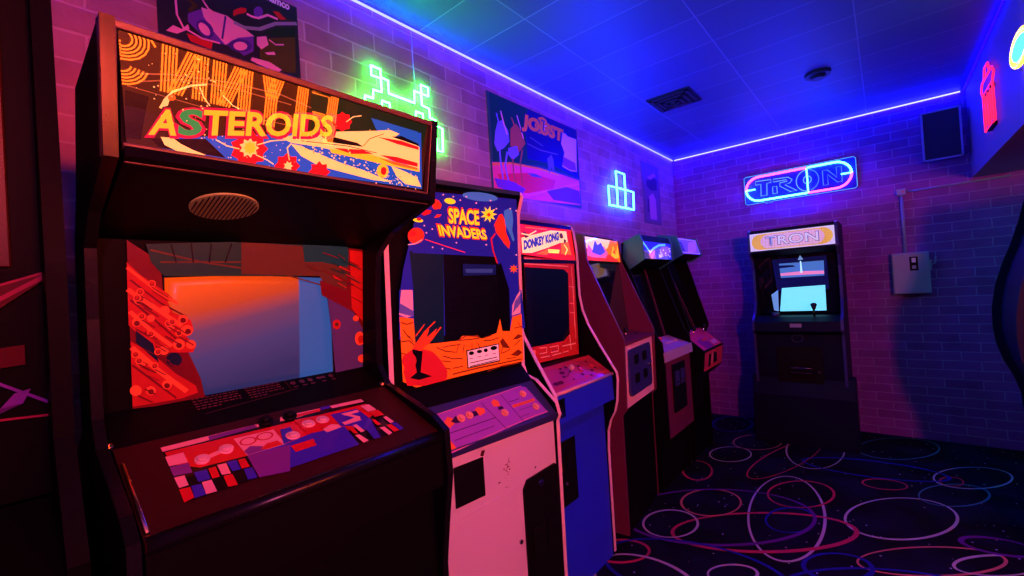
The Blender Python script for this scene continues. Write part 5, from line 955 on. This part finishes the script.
TM = {'wh':(215,215,235),'ye':(235,190,80),'yo':(220,150,60),'bl':(60,100,190),'gr':(120,90,90),'pk':(225,190,210),'nv':(40,40,110)}
a = Art(*cab_plane((.551,1.615),(.556,1.765)), palette('trmarq', TM, es=.62))
a.poly('wh', [(.02,0),(.615,0),(.615,.148),(.02,.148)])
def pill(u0, u1, v0, v1, n=8):
    r = (v1-v0)/2; c = (v0+v1)/2; return [(u1-r+r*math.cos(R(-90+180*i/n)), c+r*math.sin(R(-90+180*i/n))) for i in range(n+1)] + [(u0+r+r*math.cos(R(90+180*i/n)), c+r*math.sin(R(90+180*i/n))) for i in range(n+1)]
a.poly('ye', pill(.03,.605,.008,.14)); a.poly('pk', pill(.10,.55,.015,.133))
for i in range(24): a.stroke('gr', .0013, [(.05+i*.022,.012),(.05+i*.022,.136)])
for i in range(7): a.stroke('gr', .0013, [(.045,.02+i*.018),(.59,.02+i*.018)])
a.text('nv', 'TRON', (.135,.035), (.515,.035), (.135,.118), .035); a.text('wh', 'TRON', (.14,.039), (.51,.039), (.14,.114), .012); a.text('bl', 'T', (.145,.043), (.212,.043), (.145,.107), -.01)
a.build('marquee', T)
mb = MB(); mb.board((.33,1.06),(.40,1.56),.02,TW-.02,.02,TB); mb.build('bezel_backing', T)
TS = {'cy':(115,228,238,1.0),'sky':(70,120,190,.8),'pk':(225,130,180,.9),'dk':(18,24,90,.3),'wh':(170,235,255,1.2),'bk':(4,6,24,0),'sv':(110,170,230,.6)}
a = Art(*cab_plane((.335,1.06),(.405,1.56)), palette('trscr', TS, es=.5))
a.poly('bk', [(.03,.0),(.60,0),(.60,.50),(.03,.50)]); a.poly('dk', [(.17,.20),(.54,.20),(.54,.48),(.15,.48)])
a.poly('sky', [(.205,.315),(.515,.315),(.52,.44),(.20,.44)]); a.poly('pk', [(.205,.335),(.515,.33),(.515,.355),(.36,.362),(.205,.355)]); a.poly('wh', [(.352,.35),(.366,.35),(.363,.45),(.355,.45)]); a.poly('dk', [(.20,.40),(.32,.405),(.30,.42),(.20,.425)])
a.poly('cy', [(.175,.02),(.51,.02),(.515,.235),(.205,.225)]); a.poly('sv', [(.13,.03),(.165,.02),(.175,.21),(.12,.17)])  # last polygon: screen reflection on the side wall, painted in
a.poly('sv', [(.34,.46),(.38,.46),(.36,.50)])
a.build('screen', T)
mb = MB(); mb.prism([(.34,1.05),(.52,1.045),(.605,1.01),(.612,.93),(.56,.90),(.34,.90)],.02,TW-.02,TB); cpo = mb.build('control_panel', T, .003)
mb = MB(); mb.cyl((.50,.44,1.045),(0,0,1),.008,.06,BLACKG,k=12); mb.cyl((.50,.44,1.10),(0,0,1),.010,.035,BLACKG,r2=.022,k=14); mb.ball((.50,.44,1.14),.023,BLACKG,(1,1,.7)); mb.build('joystick', cpo)
mb = MB(); mb.cyl((.47,.16,1.045),(0,0,1),.028,.03,NAVY,k=24); mb.build('spinner_knob', cpo)
mb = MB(); mb.box(.605,.613,.28,.36,.965,.995,GREY); mb.build('start_button', cpo)
mb = MB(); mb.board((.55,0),(.55,.905),.02,TW-.02,.02,TB); fp = mb.build('front_panel', T)
mb = MB(); mb.prism([(.40,0),(.62,0),(.60,.40),(.545,.55),(.40,.55)],-.03,TW+.045,TB); mb.build('pedestal', T, .004)
cd = rrect(.552,.562,.16,.48,.42,.80,.02,BLACKM).build('coin_door', T)
mb = MB(); mb.box(.61,.612,.26,.41,.592,.60,CHROME); mb.box(.562,.60,.25,.42,.585,.605,BLACKM); mb.tube([(.612,.26,.60),(.612,.26,.635),(.612,.41,.635),(.612,.41,.60)],.0025,CHROME); mb.build('coin_tray', cd)
mb = MB(); mb.cyl((.562,.455,.60),(1,0,0),.012,.012,CHROME,k=12); mb.build('lock', cd)
rg2 = MB(); n_ = 24; rg2.tube([(.566, .32+.04*math.cos(2*math.pi*i/n_), .87+.0+.03*math.sin(2*math.pi*i/n_)) for i in range(n_)], .003, NAVY, closed=True, k=6); rg2.build('emblem_ring', fp)

# ---------------------------------------------------------------- near cabinet at the left edge
K = empty('arcade_cabinet', (0, -.612, 0), 0, 'dark arcade cabinet cut off by the left edge, dull red glass and magenta streaks', 'arcade machine')
prof = [(.60,2.05),(.62,1.50),(.60,1.20),(.72,1.02),(.70,.9),(.66,.8),(.66,0),(.08,0),(.08,2.05)]
for y in (0,.675):
    mb = MB(); mb.prism(prof, y, y+.026, BLACK); mb.build('side_panel', K)
RBG = mat('dull_red_glass', (.045,.007,.005), .35, spec=.2, bump=.15, bscale=8)
mb = MB(); mb.board((.52,1.48),(.56,2.04),.02,.675,.02,BLACK); mb.build('marquee_box', K)
mb = MB(); mb.board((.53,1.50),(.57,2.03),.03,.640,.01,RBG); mb.build('marquee_glass', K, .003)
mb = MB(); mb.board((.48,1.08),(.53,1.49),.02,.675,.02,BLACK); bz_ = mb.build('bezel', K)
a = Art(*cab_plane((.49,1.08),(.54,1.49)), palette('streak', {'m':(140,40,75),'v':(110,50,170),'r':(75,14,22)}, es=0, coat=.3), base=.003)  # streaks are reflections on tilted glass, drawn as flat colour
a.poly('r', [(.58,.34),(.61,.34),(.70,.42),(.675,.41),(.58,.375)]); a.stroke('m', .007, [(.50,.31),(.62,.365),(.69,.415)]); a.stroke('m', .004, [(.50,.36),(.62,.39),(.69,.418)]); a.stroke('v', .005, [(.50,.30),(.60,.235),(.69,.165)]); a.stroke('m', .004, [(.50,.165),(.60,.158),(.69,.15)]); a.poly('v', [(.60,.175),(.645,.18),(.655,.205),(.635,.20),(.61,.165)]); a.poly('r', [(.52,.24),(.65,.25),(.65,.285),(.52,.275)])
a.build('bezel_art', bz_)
mb = MB(); mb.board((.70,1.0),(.50,1.08),.02,.675,.02,BLACK); mb.board((.66,0),(.70,.99),.02,.675,.02,BLACK); mb.box(.09,.60,.02,.675,2.03,2.05,BLACK); mb.board((.10,0),(.10,2.03),.02,.675,.015,BLACK); mb.build('lower_body', K)

# ---------------------------------------------------------------- curved cabinet cut off at the right edge
Q = empty('arcade_cabinet', (3.18, 3.52, 0), 180, 'dark navy arcade cabinet with a bulging front, cut off by the right edge', 'arcade machine')
prof = [(.86,1.86),(.90,1.73),(.93,1.60),(.965,1.48),(1.0,1.38),(1.03,1.27),(1.048,1.15),(1.05,1.05),(1.042,.96),(1.02,.87),(.985,.78),(.965,.70),(.955,.50),(.95,0),(.30,0),(.30,1.86)]
QB = mat('navy_side_laminate', (.006,.008,.035), .5, spec=.12, bump=.15, bscale=90)
side_pair(Q, prof, 0, .60, .02, QB, prof[:14], QB, tth=.003)
mb = MB(); mb.prism([(x-.03, z-(.02 if z > 1.8 else 0)) for x, z in prof[:14]] + [(.33,0),(.33,1.84)], .02, .58, QB); mb.build('body', Q)
mb = MB(); mb.board((.955,1.28),(.875,1.60),.08,.52,.03,GLASS); mb.build('screen', Q)

# ---------------------------------------------------------------- neon signs
def neon(name, loc, label, cat, runs, r, m, back=None, deg=0):
    """runs: lists of local (x,y,z) points; every run one bent tube"""
    root = empty(name, loc, deg, label, cat)
    for i, (pts, mm, closed) in enumerate(runs):
        mb = MB(); mb.tube(pts, r, mm, closed=closed, k=8); mb.build('neon_tube', root)
    return root
GN = tube_mat('green_neon', (.014, 1.0, .035), 85.0)
ZG = [([(1.0987,2.2833),(1.1,2.302),(1.14,2.302),(1.144,2.341),(1.187,2.343),(1.187,2.405),(1.139,2.404),(1.139,2.447),(1.187,2.447),(1.187,2.411),(1.225,2.407),(1.2243,2.349),(1.369,2.346),(1.372,2.406),(1.4135,2.405),(1.4135,2.348),(1.458,2.343),(1.459,2.298),(1.495,2.294),(1.495,2.268),(1.537,2.262),(1.531,2.142),(1.494,2.14),(1.492,2.225),(1.473,2.225)], False),
 ([(1.4144,2.449),(1.460,2.449),(1.457,2.405),(1.4145,2.405)], True), ([(1.183,2.277),(1.186,2.304),(1.2256,2.304),(1.2262,2.277)], False), ([(1.371,2.281),(1.374,2.306),(1.4155,2.306),(1.4155,2.285)], False),
 ([(1.0987,2.2833),(1.085,2.265),(1.05,2.263),(1.05,2.15),(1.09,2.148),(1.09,2.22),(1.14,2.22),(1.14,2.16),(1.25,2.158)], False)]
n1 = neon('green_neon_sign', (0, 1.285, 2.293), 'bright green neon sign of stepped square tubing on the left brick wall', 'neon sign', [([(.018, y-1.30, z-2.30) for y, z in p], GN, c) for p, c in ZG], .0055, GN)
CLR = mat('clear_acrylic', (.1,.12,.12), .1)
for y, z in ((1.144,2.341),(1.369,2.346),(1.495,2.28),(1.05,2.2)):
    mb = MB(); mb.cyl((0, y-1.3, z-2.3), (1,0,0), .003, .018, CLR, k=8); mb.build('standoff', n1)
mb = MB(); mb.tube([(.012,1.385-1.3,2.39-2.3),(.006,1.385-1.3,2.55-2.3),(.006,1.385-1.3,2.70-2.3)], .0025, mat('pale_cable', (.5,.6,.6), .4), k=6); mb.build('cable', n1)

WB = tube_mat('blue_white_neon', (.006, .04, 1.0), 90.0)
TR_ = [[(3.465,2.353),(3.62,2.353),(3.62,2.218),(3.78,2.218),(3.768,2.06),(3.312,2.054),(3.317,2.21),(3.465,2.215)]]
mb0 = [([(.03, y-3.54, z-2.2) for y, z in TR_[0]], WB, True), ([(.03,3.465-3.54,.015),(.03,3.62-3.54,.018)], WB, False), ([(.03,3.465-3.54,2.215-2.2),(.03,3.46-3.54,2.057-2.2)], WB, False), ([(.03,3.62-3.54,2.218-2.2),(.03,3.612-3.54,2.058-2.2)], WB, False)]
n2 = neon('block_neon_sign', (0, 3.49, 2.2), 'blue white neon sign of four stacked squares right of the JOUST poster', 'neon sign', mb0, .0085, WB)
for y, z in ((3.33,2.1),(3.75,2.1),(3.54,2.34)):
    mb = MB(); mb.cyl((0, y-3.54, z-2.2), (1,0,0), .004, .03, CLR, k=8); mb.build('standoff', n2)

# TRON neon on the back wall (local x to the right, y into the room = -Y)
PKN = tube_mat('pink_neon', (1.0, .06, .45), 6.0); CYN = tube_mat('cyan_neon', (.009, .07, 1.0), 75.0); DBN = tube_mat('dim_blue_neon', (.05, .16, 1.0), 1.6)
n3 = empty('tron_neon_sign', (1.125, 4.84, 2.235), 0, 'pink and cyan oval neon sign reading TRON above the TRON cabinet', 'neon sign')
mb = MB(); mb.box(-.43,.435,-.028,-.022,-.135,.135, mat('clear_blue_backplate', (.03,.04,.3), .15, coat=.5)); bp_ = mb.build('backplate', n3)
mb = MB(); yy = -.03
mb.tube([(-.43,yy,-.12),(-.43,yy,.12),(-.415,yy,.135),(.42,yy,.135),(.435,yy,.12),(.435,yy,-.12),(.42,yy,-.135),(-.415,yy,-.135)], .0022, tube_mat('lit_plate_edge', (.1,.45,1.0), 1.3), closed=True, k=6); mb.build('lit_edge', n3)
def arc(cx, cz, r, a0, a1, n=14, y=-.05): return [(cx+r*math.cos(R(a0+(a1-a0)*i/n)), y, cz+r*math.sin(R(a0+(a1-a0)*i/n))) for i in range(n+1)]
for s_, m_ in (((arc(-.30,0,.113,182,90) + [(.08,-.05,.113)]), PKN), (([(.09,-.05,.113)] + arc(.29,0,.113,90,0)), CYN), ((arc(-.30,0,.113,182,270)+[(.08,-.05,-.113)]), CYN), (([(.09,-.05,-.113)]+arc(.29,0,.113,-90,0)), PKN)):
    mb = MB(); mb.tube(s_, .0085, m_, k=10); mb.build('neon_tube', n3)
mb = MB(); mb.tube([(.085,-.045,-.11),(.085,-.045,.11)], .006, CYN, k=8); mb.build('neon_tube', n3)
for x0, x1 in ((-.41,-.335),(.33,.40)):
    mb = MB(); mb.tube([(x0,-.05,0),(x1,-.05,0)], .006, CYN, k=8); mb.build('neon_tube', n3)
LT = tube_mat('thin_letter_neon', (.12, .32, 1.0), 1.6)
def zl(pts, m=LT, closed=True):
    mb = MB(); mb.tube([(x, -.045, z) for x, z in pts], .0032, m, closed=closed, k=6); mb.build('letter_tube', n3)
zl([(-.33,.075),(-.20,.068),(-.20,.04),(-.235,.04),(-.24,-.072),(-.29,-.072),(-.285,.04),(-.33,.04)])
zl([(-.18,.066),(-.06,.06),(-.03,.03),(-.05,.005),(-.09,-.005),(0,-.075),(-.05,-.075),(-.13,-.01),(-.13,.02),(-.07,.025),(-.075,.04),(-.18,.04)]); zl([(-.19,-.005),(-.155,-.005),(-.155,-.07),(-.19,-.07)])
zl([(.085+.085*math.cos(R(t)), .095*math.sin(R(t))) for t in range(90, 271, 15)], closed=False); zl([(.085+.03*math.cos(R(t)), .005+.035*math.sin(R(t))) for t in range(0, 360, 24)])
zl([(.085+.085*math.cos(R(t)), .095*math.sin(R(t))) for t in range(-75, 76, 15)], DBN, False)
zl([(.20,-.07),(.20,.06),(.235,.06),(.30,-.02),(.30,.07),(.335,.07),(.335,-.06),(.30,-.06),(.235,.02),(.235,-.07)], DBN)
mb = MB(); mb.box(-.26,-.20,-.045,-.02,-.155,-.135, GREY); mb.build('power_block', n3)
for x in (-.40,.40):
    for z in (-.11,.11):
        mb = MB(); mb.cyl((x,0,z),(0,-1,0),.005,.024,CHROME,k=8); mb.build('standoff', n3)

# red cocktail shaped neon and round coloured neon on the bulkhead (facing -X)
RN = tube_mat('red_neon', (1.0, .012, .07), 2.0)
ry, rz = 3.86, 2.345
def bk(pts): return [(-.018, y-ry, z-rz) for y, z in pts]
runs = [(bk([(3.98,2.20),(3.98,2.42),(4.02,2.46),(3.98,2.50),(3.93,2.50),(3.90,2.56),(3.82,2.56),(3.79,2.50),(3.74,2.50),(3.70,2.46),(3.74,2.42),(3.74,2.20)]), RN, True), (bk([(3.92,2.22),(3.92,2.40)]), RN, False), (bk([(3.80,2.22),(3.80,2.40)]), RN, False), (bk([(3.98,2.42),(3.74,2.42)]), RN, False), (bk([(3.93,2.50),(3.79,2.50)]), RN, False), (bk([(3.86,2.40),(3.86,2.20)]), RN, False)]
runs = [([(x, y*1.3, z) for x, y, z in p], m, c) for p, m, c in runs]
n4 = neon('red_neon_sign', (XR, ry, rz), 'red neon outline with two upright bars high on the right bulkhead', 'neon sign', runs, .0055, RN)
mb = MB(); mb.box(-.02,0,-.09,.09,-.16,-.14, BLACKM); mb.box(-.02,0,-.09,.09,.06,.08, BLACKM); mb.build('mounting_bar', n4)
YN = tube_mat('yellow_neon', (1.0, .55, .03), 6.0); CY2 = tube_mat('turquoise_neon', (.03, .75, .8), 6.0)
yc, zc_ = 2.95, 2.325
n5 = neon('round_neon_sign', (XR, yc, zc_), 'yellow ringed neon with turquoise centre at the right edge of the bulkhead', 'neon sign',
  [([(-.035, .16*math.cos(2*math.pi*i/24), .065*math.sin(2*math.pi*i/24)) for i in range(24)], YN, True), ([(-.035, .115*math.cos(2*math.pi*i/20), .04*math.sin(2*math.pi*i/20)) for i in range(20)], CY2, True), ([(-.035, .05*math.cos(2*math.pi*i/12), .02*math.sin(2*math.pi*i/12)) for i in range(12)], CY2, True)], .009, YN)
mb = MB(); mb.box(-.02,0,-.15,.15,-.01,.01, BLACKM); mb.build('mounting_bar', n5)

# striped orange FLYNN'S neon on the alcove wall, seen mirrored in the marquee
ON = tube_mat('orange_neon', (1.0, .11, .006), 68.0)
n6 = empty('striped_neon_sign', (XA, 1.05, 1.80), 180, 'orange striped neon sign reading FLYNN\'S on the wall opposite, seen only as a mirror image', 'neon sign')
def letter(u0, w, shape, h=.34, k=5, s=.021):
    """parallel tubes; u runs to the reader's right, v up"""
    out = []
    for i in range(k):
        d = i*s
        if shape == 'F': out.append([(d,0),(d,h-d),(w,h-d)]); out.append([(w-.02 if i < 4 else w-.02, h*.52-d*.9),(k*s, h*.52-d*.9)]) if i < 4 else None
        if shape == 'L': out.append([(d,h),(d,d),(w,d)])
        if shape == 'Y': c = w/2; out.append([(d,h),(c-s*(k-1)/2+d, h*.5),(c-s*(k-1)/2+d, 0)]) ; out.append([(w-d,h),(c+s*(k-1)/2-d, h*.5)])
        if shape == 'N': out.append([(d,0),(d,h)]); out.append([(w-d,0),(w-d,h)]); out.append([(k*s*.2+d, h),(w-k*s*1.2+d, 0)])
        if shape == 'S':
            r = h/4+.035-d
            if r > .01:
                out.append([(w/2+.02+ (r*1.1)*math.cos(R(t)), h*.72+r*math.sin(R(t))) for t in range(10, 271, 20)])
                out.append([(w/2+.02+ (r*1.1)*math.cos(R(t)), h*.28+r*math.sin(R(t))) for t in range(90, -171, -20)])
    return [[(u0+a, b) for a, b in p] for p in out if p]
# reader looks along +X: his right is -Y. Root rotated 180, so local +y = world -Y, local x = towards room
for ch, u, w, bot in (('F',-.65,.19,1.605),('L',-.431,.125,1.68),('Y',-.279,.150,1.645),('N',-.077,.21,1.70),('N',.163,.215,1.70),('S',.46,.15,1.715)):
    for p in letter(u, w, ch, 2.0-bot, 5, .0160):
        mb = MB(); mb.tube([(.05, a_, b_+bot-1.80) for a_, b_ in p], .0042, ON, k=6); mb.build('neon_tube', n6)
mb = MB(); mb.tube([(.05,.42,.19),(.05,.43,.15),(.05,.41,.12)], .0048, ON, k=6); mb.build('neon_tube', n6)
mb = MB(); mb.box(.0,.02,-.72,.80,-.22,.25, BLACKM); mb.build('sign_board', n6, .004)

# LED strips along the ceiling line
LED = tube_mat('blue_led', (.006, .006, 1.0), 115.0); LED2 = tube_mat('hidden_blue_led', (.001, .0, 1.0), 30.0)
def led(name, a_, b_, label, LED=LED):
    c = (Vector(a_)+Vector(b_))/2; mb = MB(); mb.tube([Vector(a_)-c, Vector(b_)-c], .0055, LED, k=8); o = mb.build(name); o.location = c; tag(o, label, 'LED strip', 'LED strips along the ceiling line')
led('led_strip', (.012, YF+.02, ZC-.014), (.012, YB-.02, ZC-.014), 'blue white LED strip where the left wall meets the ceiling')
led('led_strip', (.03, YB-.012, ZC-.014), (XR-.03, YB-.012, ZC-.014), 'blue white LED strip where the back wall meets the ceiling', tube_mat('back_blue_led', (.003, .003, 1.0), 300.0))
led('led_strip', (XR-.012, YF+.02, ZC-.014), (XR-.012, YB-.03, ZC-.014), 'blue LED strip along the top of the right bulkhead', LED2)

# ---------------------------------------------------------------- posters and wall things
def poster(name, y0, y1, z0, z1, label, items, table, bg, border=None):
    root = empty(name, (0, (y0+y1)/2, (z0+z1)/2), 0, label, 'poster')
    mb = MB(); mb.box(.0005, .004, y0-(y0+y1)/2, y1-(y0+y1)/2, z0-(z0+z1)/2, z1-(z0+z1)/2, bg); mb.build('paper', root)
    a = Art((.004, -(y0+y1)/2, -(z0+z1)/2), (0,1,0), (0,0,1), palette(name, table, es=0, coat=.25, rough=.4), base=.0003)
    a.draw(items)
    if border: a.stroke(border, .006, [(y0+.006,z0+.006),(y0+.006,z1-.006),(y1-.006,z1-.006),(y1-.006,z0+.006),(y0+.006,z0+.006)])
    a.build('print', root); return root
poster('alien_poster', .372, .815, 1.95, 2.565, 'black poster with purple and pink claws and a namco logo above the ASTEROIDS marquee', [it for it in ART['poster_big']],
  {'pvio':(110,60,170),'ppnk':(245,160,190),'pvio2':(75,45,140),'pred':(200,40,40),'pgry':(150,150,165),'pgrn':(30,60,35),'polv':(80,75,25),'pwht':(250,235,235)}, mat('black_poster_paper', (.012,.012,.014), .4))
poster('joust_poster', 1.89, 2.87, 1.985, 2.573, 'JOUST poster with orange lettering over a red plain on the left wall', ART['poster_joust'],
  {'jgn':(20,90,70),'jnv':(30,30,110),'jpk':(255,95,140),'jor':(255,160,70),'jrd':(240,60,80),'jbl':(130,140,230),'jbl2':(120,70,200),'jor2':(190,110,70),'jpw':(250,190,190),'jgy':(100,110,130),'jlv':(245,200,240),'jpu':(150,80,170)}, mat('dark_green_poster_paper', (.03,.09,.07), .4))
poster('narrow_poster', 4.0, 4.42, 1.97, 2.56, 'narrow faded purple poster on the left wall by the corner', [('p','a',[(4.05,2.0),(4.40,2.0),(4.40,2.5),(4.05,2.5)]),('p','b',[(4.1,2.38),(4.22,2.46),(4.36,2.42),(4.34,2.32),(4.2,2.30),(4.1,2.33)]),('p','c',[(4.14,2.02),(4.30,2.02),(4.30,2.22),(4.24,2.28),(4.14,2.24)]),('p','b',[(4.08,2.08),(4.12,2.08),(4.14,2.2),(4.10,2.22)]),('p','c',[(4.12,2.42),(4.3,2.49),(4.34,2.46),(4.18,2.40)])],
  {'a':(120,90,150),'b':(60,50,120),'c':(200,130,190)}, mat('plum_poster_paper', (.15,.09,.16), .5))

E_ = empty('electrical_box', (1.856, 4.84, 1.345), 0, 'grey metal electrical switch box on the back brick wall, right of the TRON cabinet', 'electrical box')
mb = MB(); mb.box(-.112,.112,-.10,0,-.165,.165,GREY); bxo = mb.build('box_body', E_, .006)
mb = MB(); mb.box(-.108,.108,-.108,-.10,-.160,.160,GREY); mb.build('box_door', E_, .003)
mb = MB(); mb.box(-.005,.045,-.112,-.108,.02,.13,BLACKM); mb.box(.008,.032,-.116,-.112,.085,.12,WHITE); mb.box(.008,.032,-.116,-.112,.035,.06,GREY); mb.build('switch_plate', E_)
mb = MB(); mb.box(.112,.125,-.08,-.03,.02,.10,GREY); mb.tube([(.125,-.06,.06),(.145,-.06,.07),(.15,-.06,.12)],.005,GREY); mb.build('switch_handle', E_)
mb = MB(); mb.tube([(1.833-1.856,-.03,.165),(1.833-1.856,-.03,.64)],.011,GREY,k=12); mb.build('conduit', E_)
J = empty('junction_box', (1.833, 4.84, 2.0), 0, 'small junction box at the top of the upright conduit with a pipe running right', 'junction box')
mb = MB(); mb.box(-.03,.03,-.05,0,-.02,.03,GREY); mb.build('box_body', J, .004)
mb = MB(); mb.tube([(.03,-.03,.005),(.60,-.03,.012)],.008,GREY,k=10); mb.build('conduit', J)
mb = MB(); mb.cyl((.012,-.05,.005),(0,-1,0),.006,.004,REDP,k=10); mb.build('red_glint', J)  # red glint on the box, modelled as a small coloured disc

W = empty('wall_speaker', (2.085, 4.84, 2.39), 0, 'dark square wall speaker with a pale frame high on the back wall beside the bulkhead', 'speaker')
mb = MB(); mb.box(-.105,.105,-.11,-.01,-.18,.18,NAVY); mb.build('cabinet_body', W, .004)
mb = MB(); fm2 = mat('lilac_frame', (.35,.3,.5), .4)
for d in ((-.112,-.10,-.12,-.105,-.19,.19),(.10,.112,-.12,-.105,-.19,.19),(-.112,.112,-.12,-.105,.178,.19),(-.112,.112,-.12,-.105,-.19,-.178)): mb.box(*d, fm2)
mb.build('frame', W)
mb = MB(); mb.box(-.1,.1,-.114,-.11,-.178,.178,mat('speaker_cloth', (.03,.02,.05), .9, bump=.6, bscale=400)); mb.build('grille', W)
mb = MB(); mb.box(-.02,.02,-.02,0,.05,.12,BLACKM); mb.build('bracket', W)

V_ = empty('ceiling_vent', (.60, 3.26, ZC), 0, 'dark square air diffuser in the ceiling above the row of cabinets', 'vent')
mb = MB(); vm = mat('dark_vent_metal', (.022,.022,.026), .5)
for i, r_ in enumerate((.135,.10,.065,.035)):
    z = -.012-.006*i
    for d in ((-r_,r_,-r_,-r_+.02),(-r_,r_,r_-.02,r_),(-r_,-r_+.02,-r_,r_),(r_-.02,r_,-r_,r_)): mb.box(d[0],d[1],d[2],d[3],z-.004,z,vm)
mb.build('louvre', V_)
mb = MB(); mb.box(-.15,.15,-.15,.15,-.008,0,mat('vent_plate', (.01,.01,.012), .6)); mb.build('mounting_plate', V_)
D_ = empty('smoke_detector', (1.43, 3.60, ZC), 0, 'small round dark detector on the ceiling, right of the diffuser', 'detector')
mb = MB(); mb.cyl((0,0,0),(0,0,-1),.075,.02,vm,r2=.07,k=28); mb.build('base', D_)
mb = MB(); mb.cyl((0,0,-.02),(0,0,-1),.05,.02,vm,r2=.035,k=28); mb.build('cap', D_)

# ---------------------------------------------------------------- magenta lamp out of frame, then added coloured lights
def area(name, loc, tgt, col, p, sx, sy):
    l = bpy.data.lights.new(name, 'AREA'); l.energy = p; l.color = col; l.shape = 'RECTANGLE'; l.size = sx; l.size_y = sy
    o = bpy.data.objects.new(name, l); COL.objects.link(o); o.location = loc
    o.rotation_euler = (Vector(tgt)-Vector(loc)).to_track_quat('-Z', 'Y').to_euler(); return o
def point(name, loc, col, p, r=.05):
    l = bpy.data.lights.new(name, 'POINT'); l.energy = p; l.color = col; l.shadow_soft_size = r
    o = bpy.data.objects.new(name, l); COL.objects.link(o); o.location = loc; return o
area('magenta_lamp', (2.85, -.35, 1.75), (1.2, 4.0, 1.3), (1.0, .14, .40), 44, .12, .4)
red = area('added_red_light', (3.1, .2, 2.0), (0, .35, 2.35), (1.0, .06, .04), 13, .2, .2); red.data.spread = R(70)  # unseen light added to redden the near left wall
area('added_blue_light', (.35, 2.6, 1.85), (.35, 2.6, 2.72), (.0, .01, 1.0), 34, .2, .3)  # unseen light added above the cabinet row to turn the ceiling blue
area('added_blue_light', (1.15, 4.45, 1.90), (1.15, 4.45, 2.72), (.0, .005, 1.0), 18, .3, .2)  # second unseen blue light, added above the TRON cabinet
area('added_teal_light', (3.1, 4.2, 1.7), (2.4, 4.84, .6), (.01, .45, 1.0), 3.5, .2, .2)  # unseen light added to tint the right end of the back wall


w = bpy.data.worlds.new('world'); bpy.context.scene.world = w; w.use_nodes = True
w.node_tree.nodes['Background'].inputs[0].default_value = (.01, .01, .04, 1); w.node_tree.nodes['Background'].inputs[1].default_value = .1

# ---------------------------------------------------------------- camera
cam = bpy.data.cameras.new('camera'); co = bpy.data.objects.new('camera', cam); COL.objects.link(co)
cam.sensor_width = 36; cam.lens = 442.0/1024*36; cam.clip_start = .02
X = Vector((.76182968, .64454879, -.06459412)); Yd = Vector((-.05536751, -.03456026, -.99786774)); Z = Vector((-.64540683, .76378168, .00935803))
co.matrix_world = Matrix(((X.x, -Yd.x, -Z.x, 1.70), (X.y, -Yd.y, -Z.y, 0), (X.z, -Yd.z, -Z.z, 1.40), (0, 0, 0, 1)))
sc = bpy.context.scene; sc.camera = co
sc.view_settings.view_transform = 'Standard'; sc.view_settings.look = 'None'; sc.view_settings.exposure = 0.0; sc.view_settings.gamma = 1.0
sc.view_settings.use_curve_mapping = False
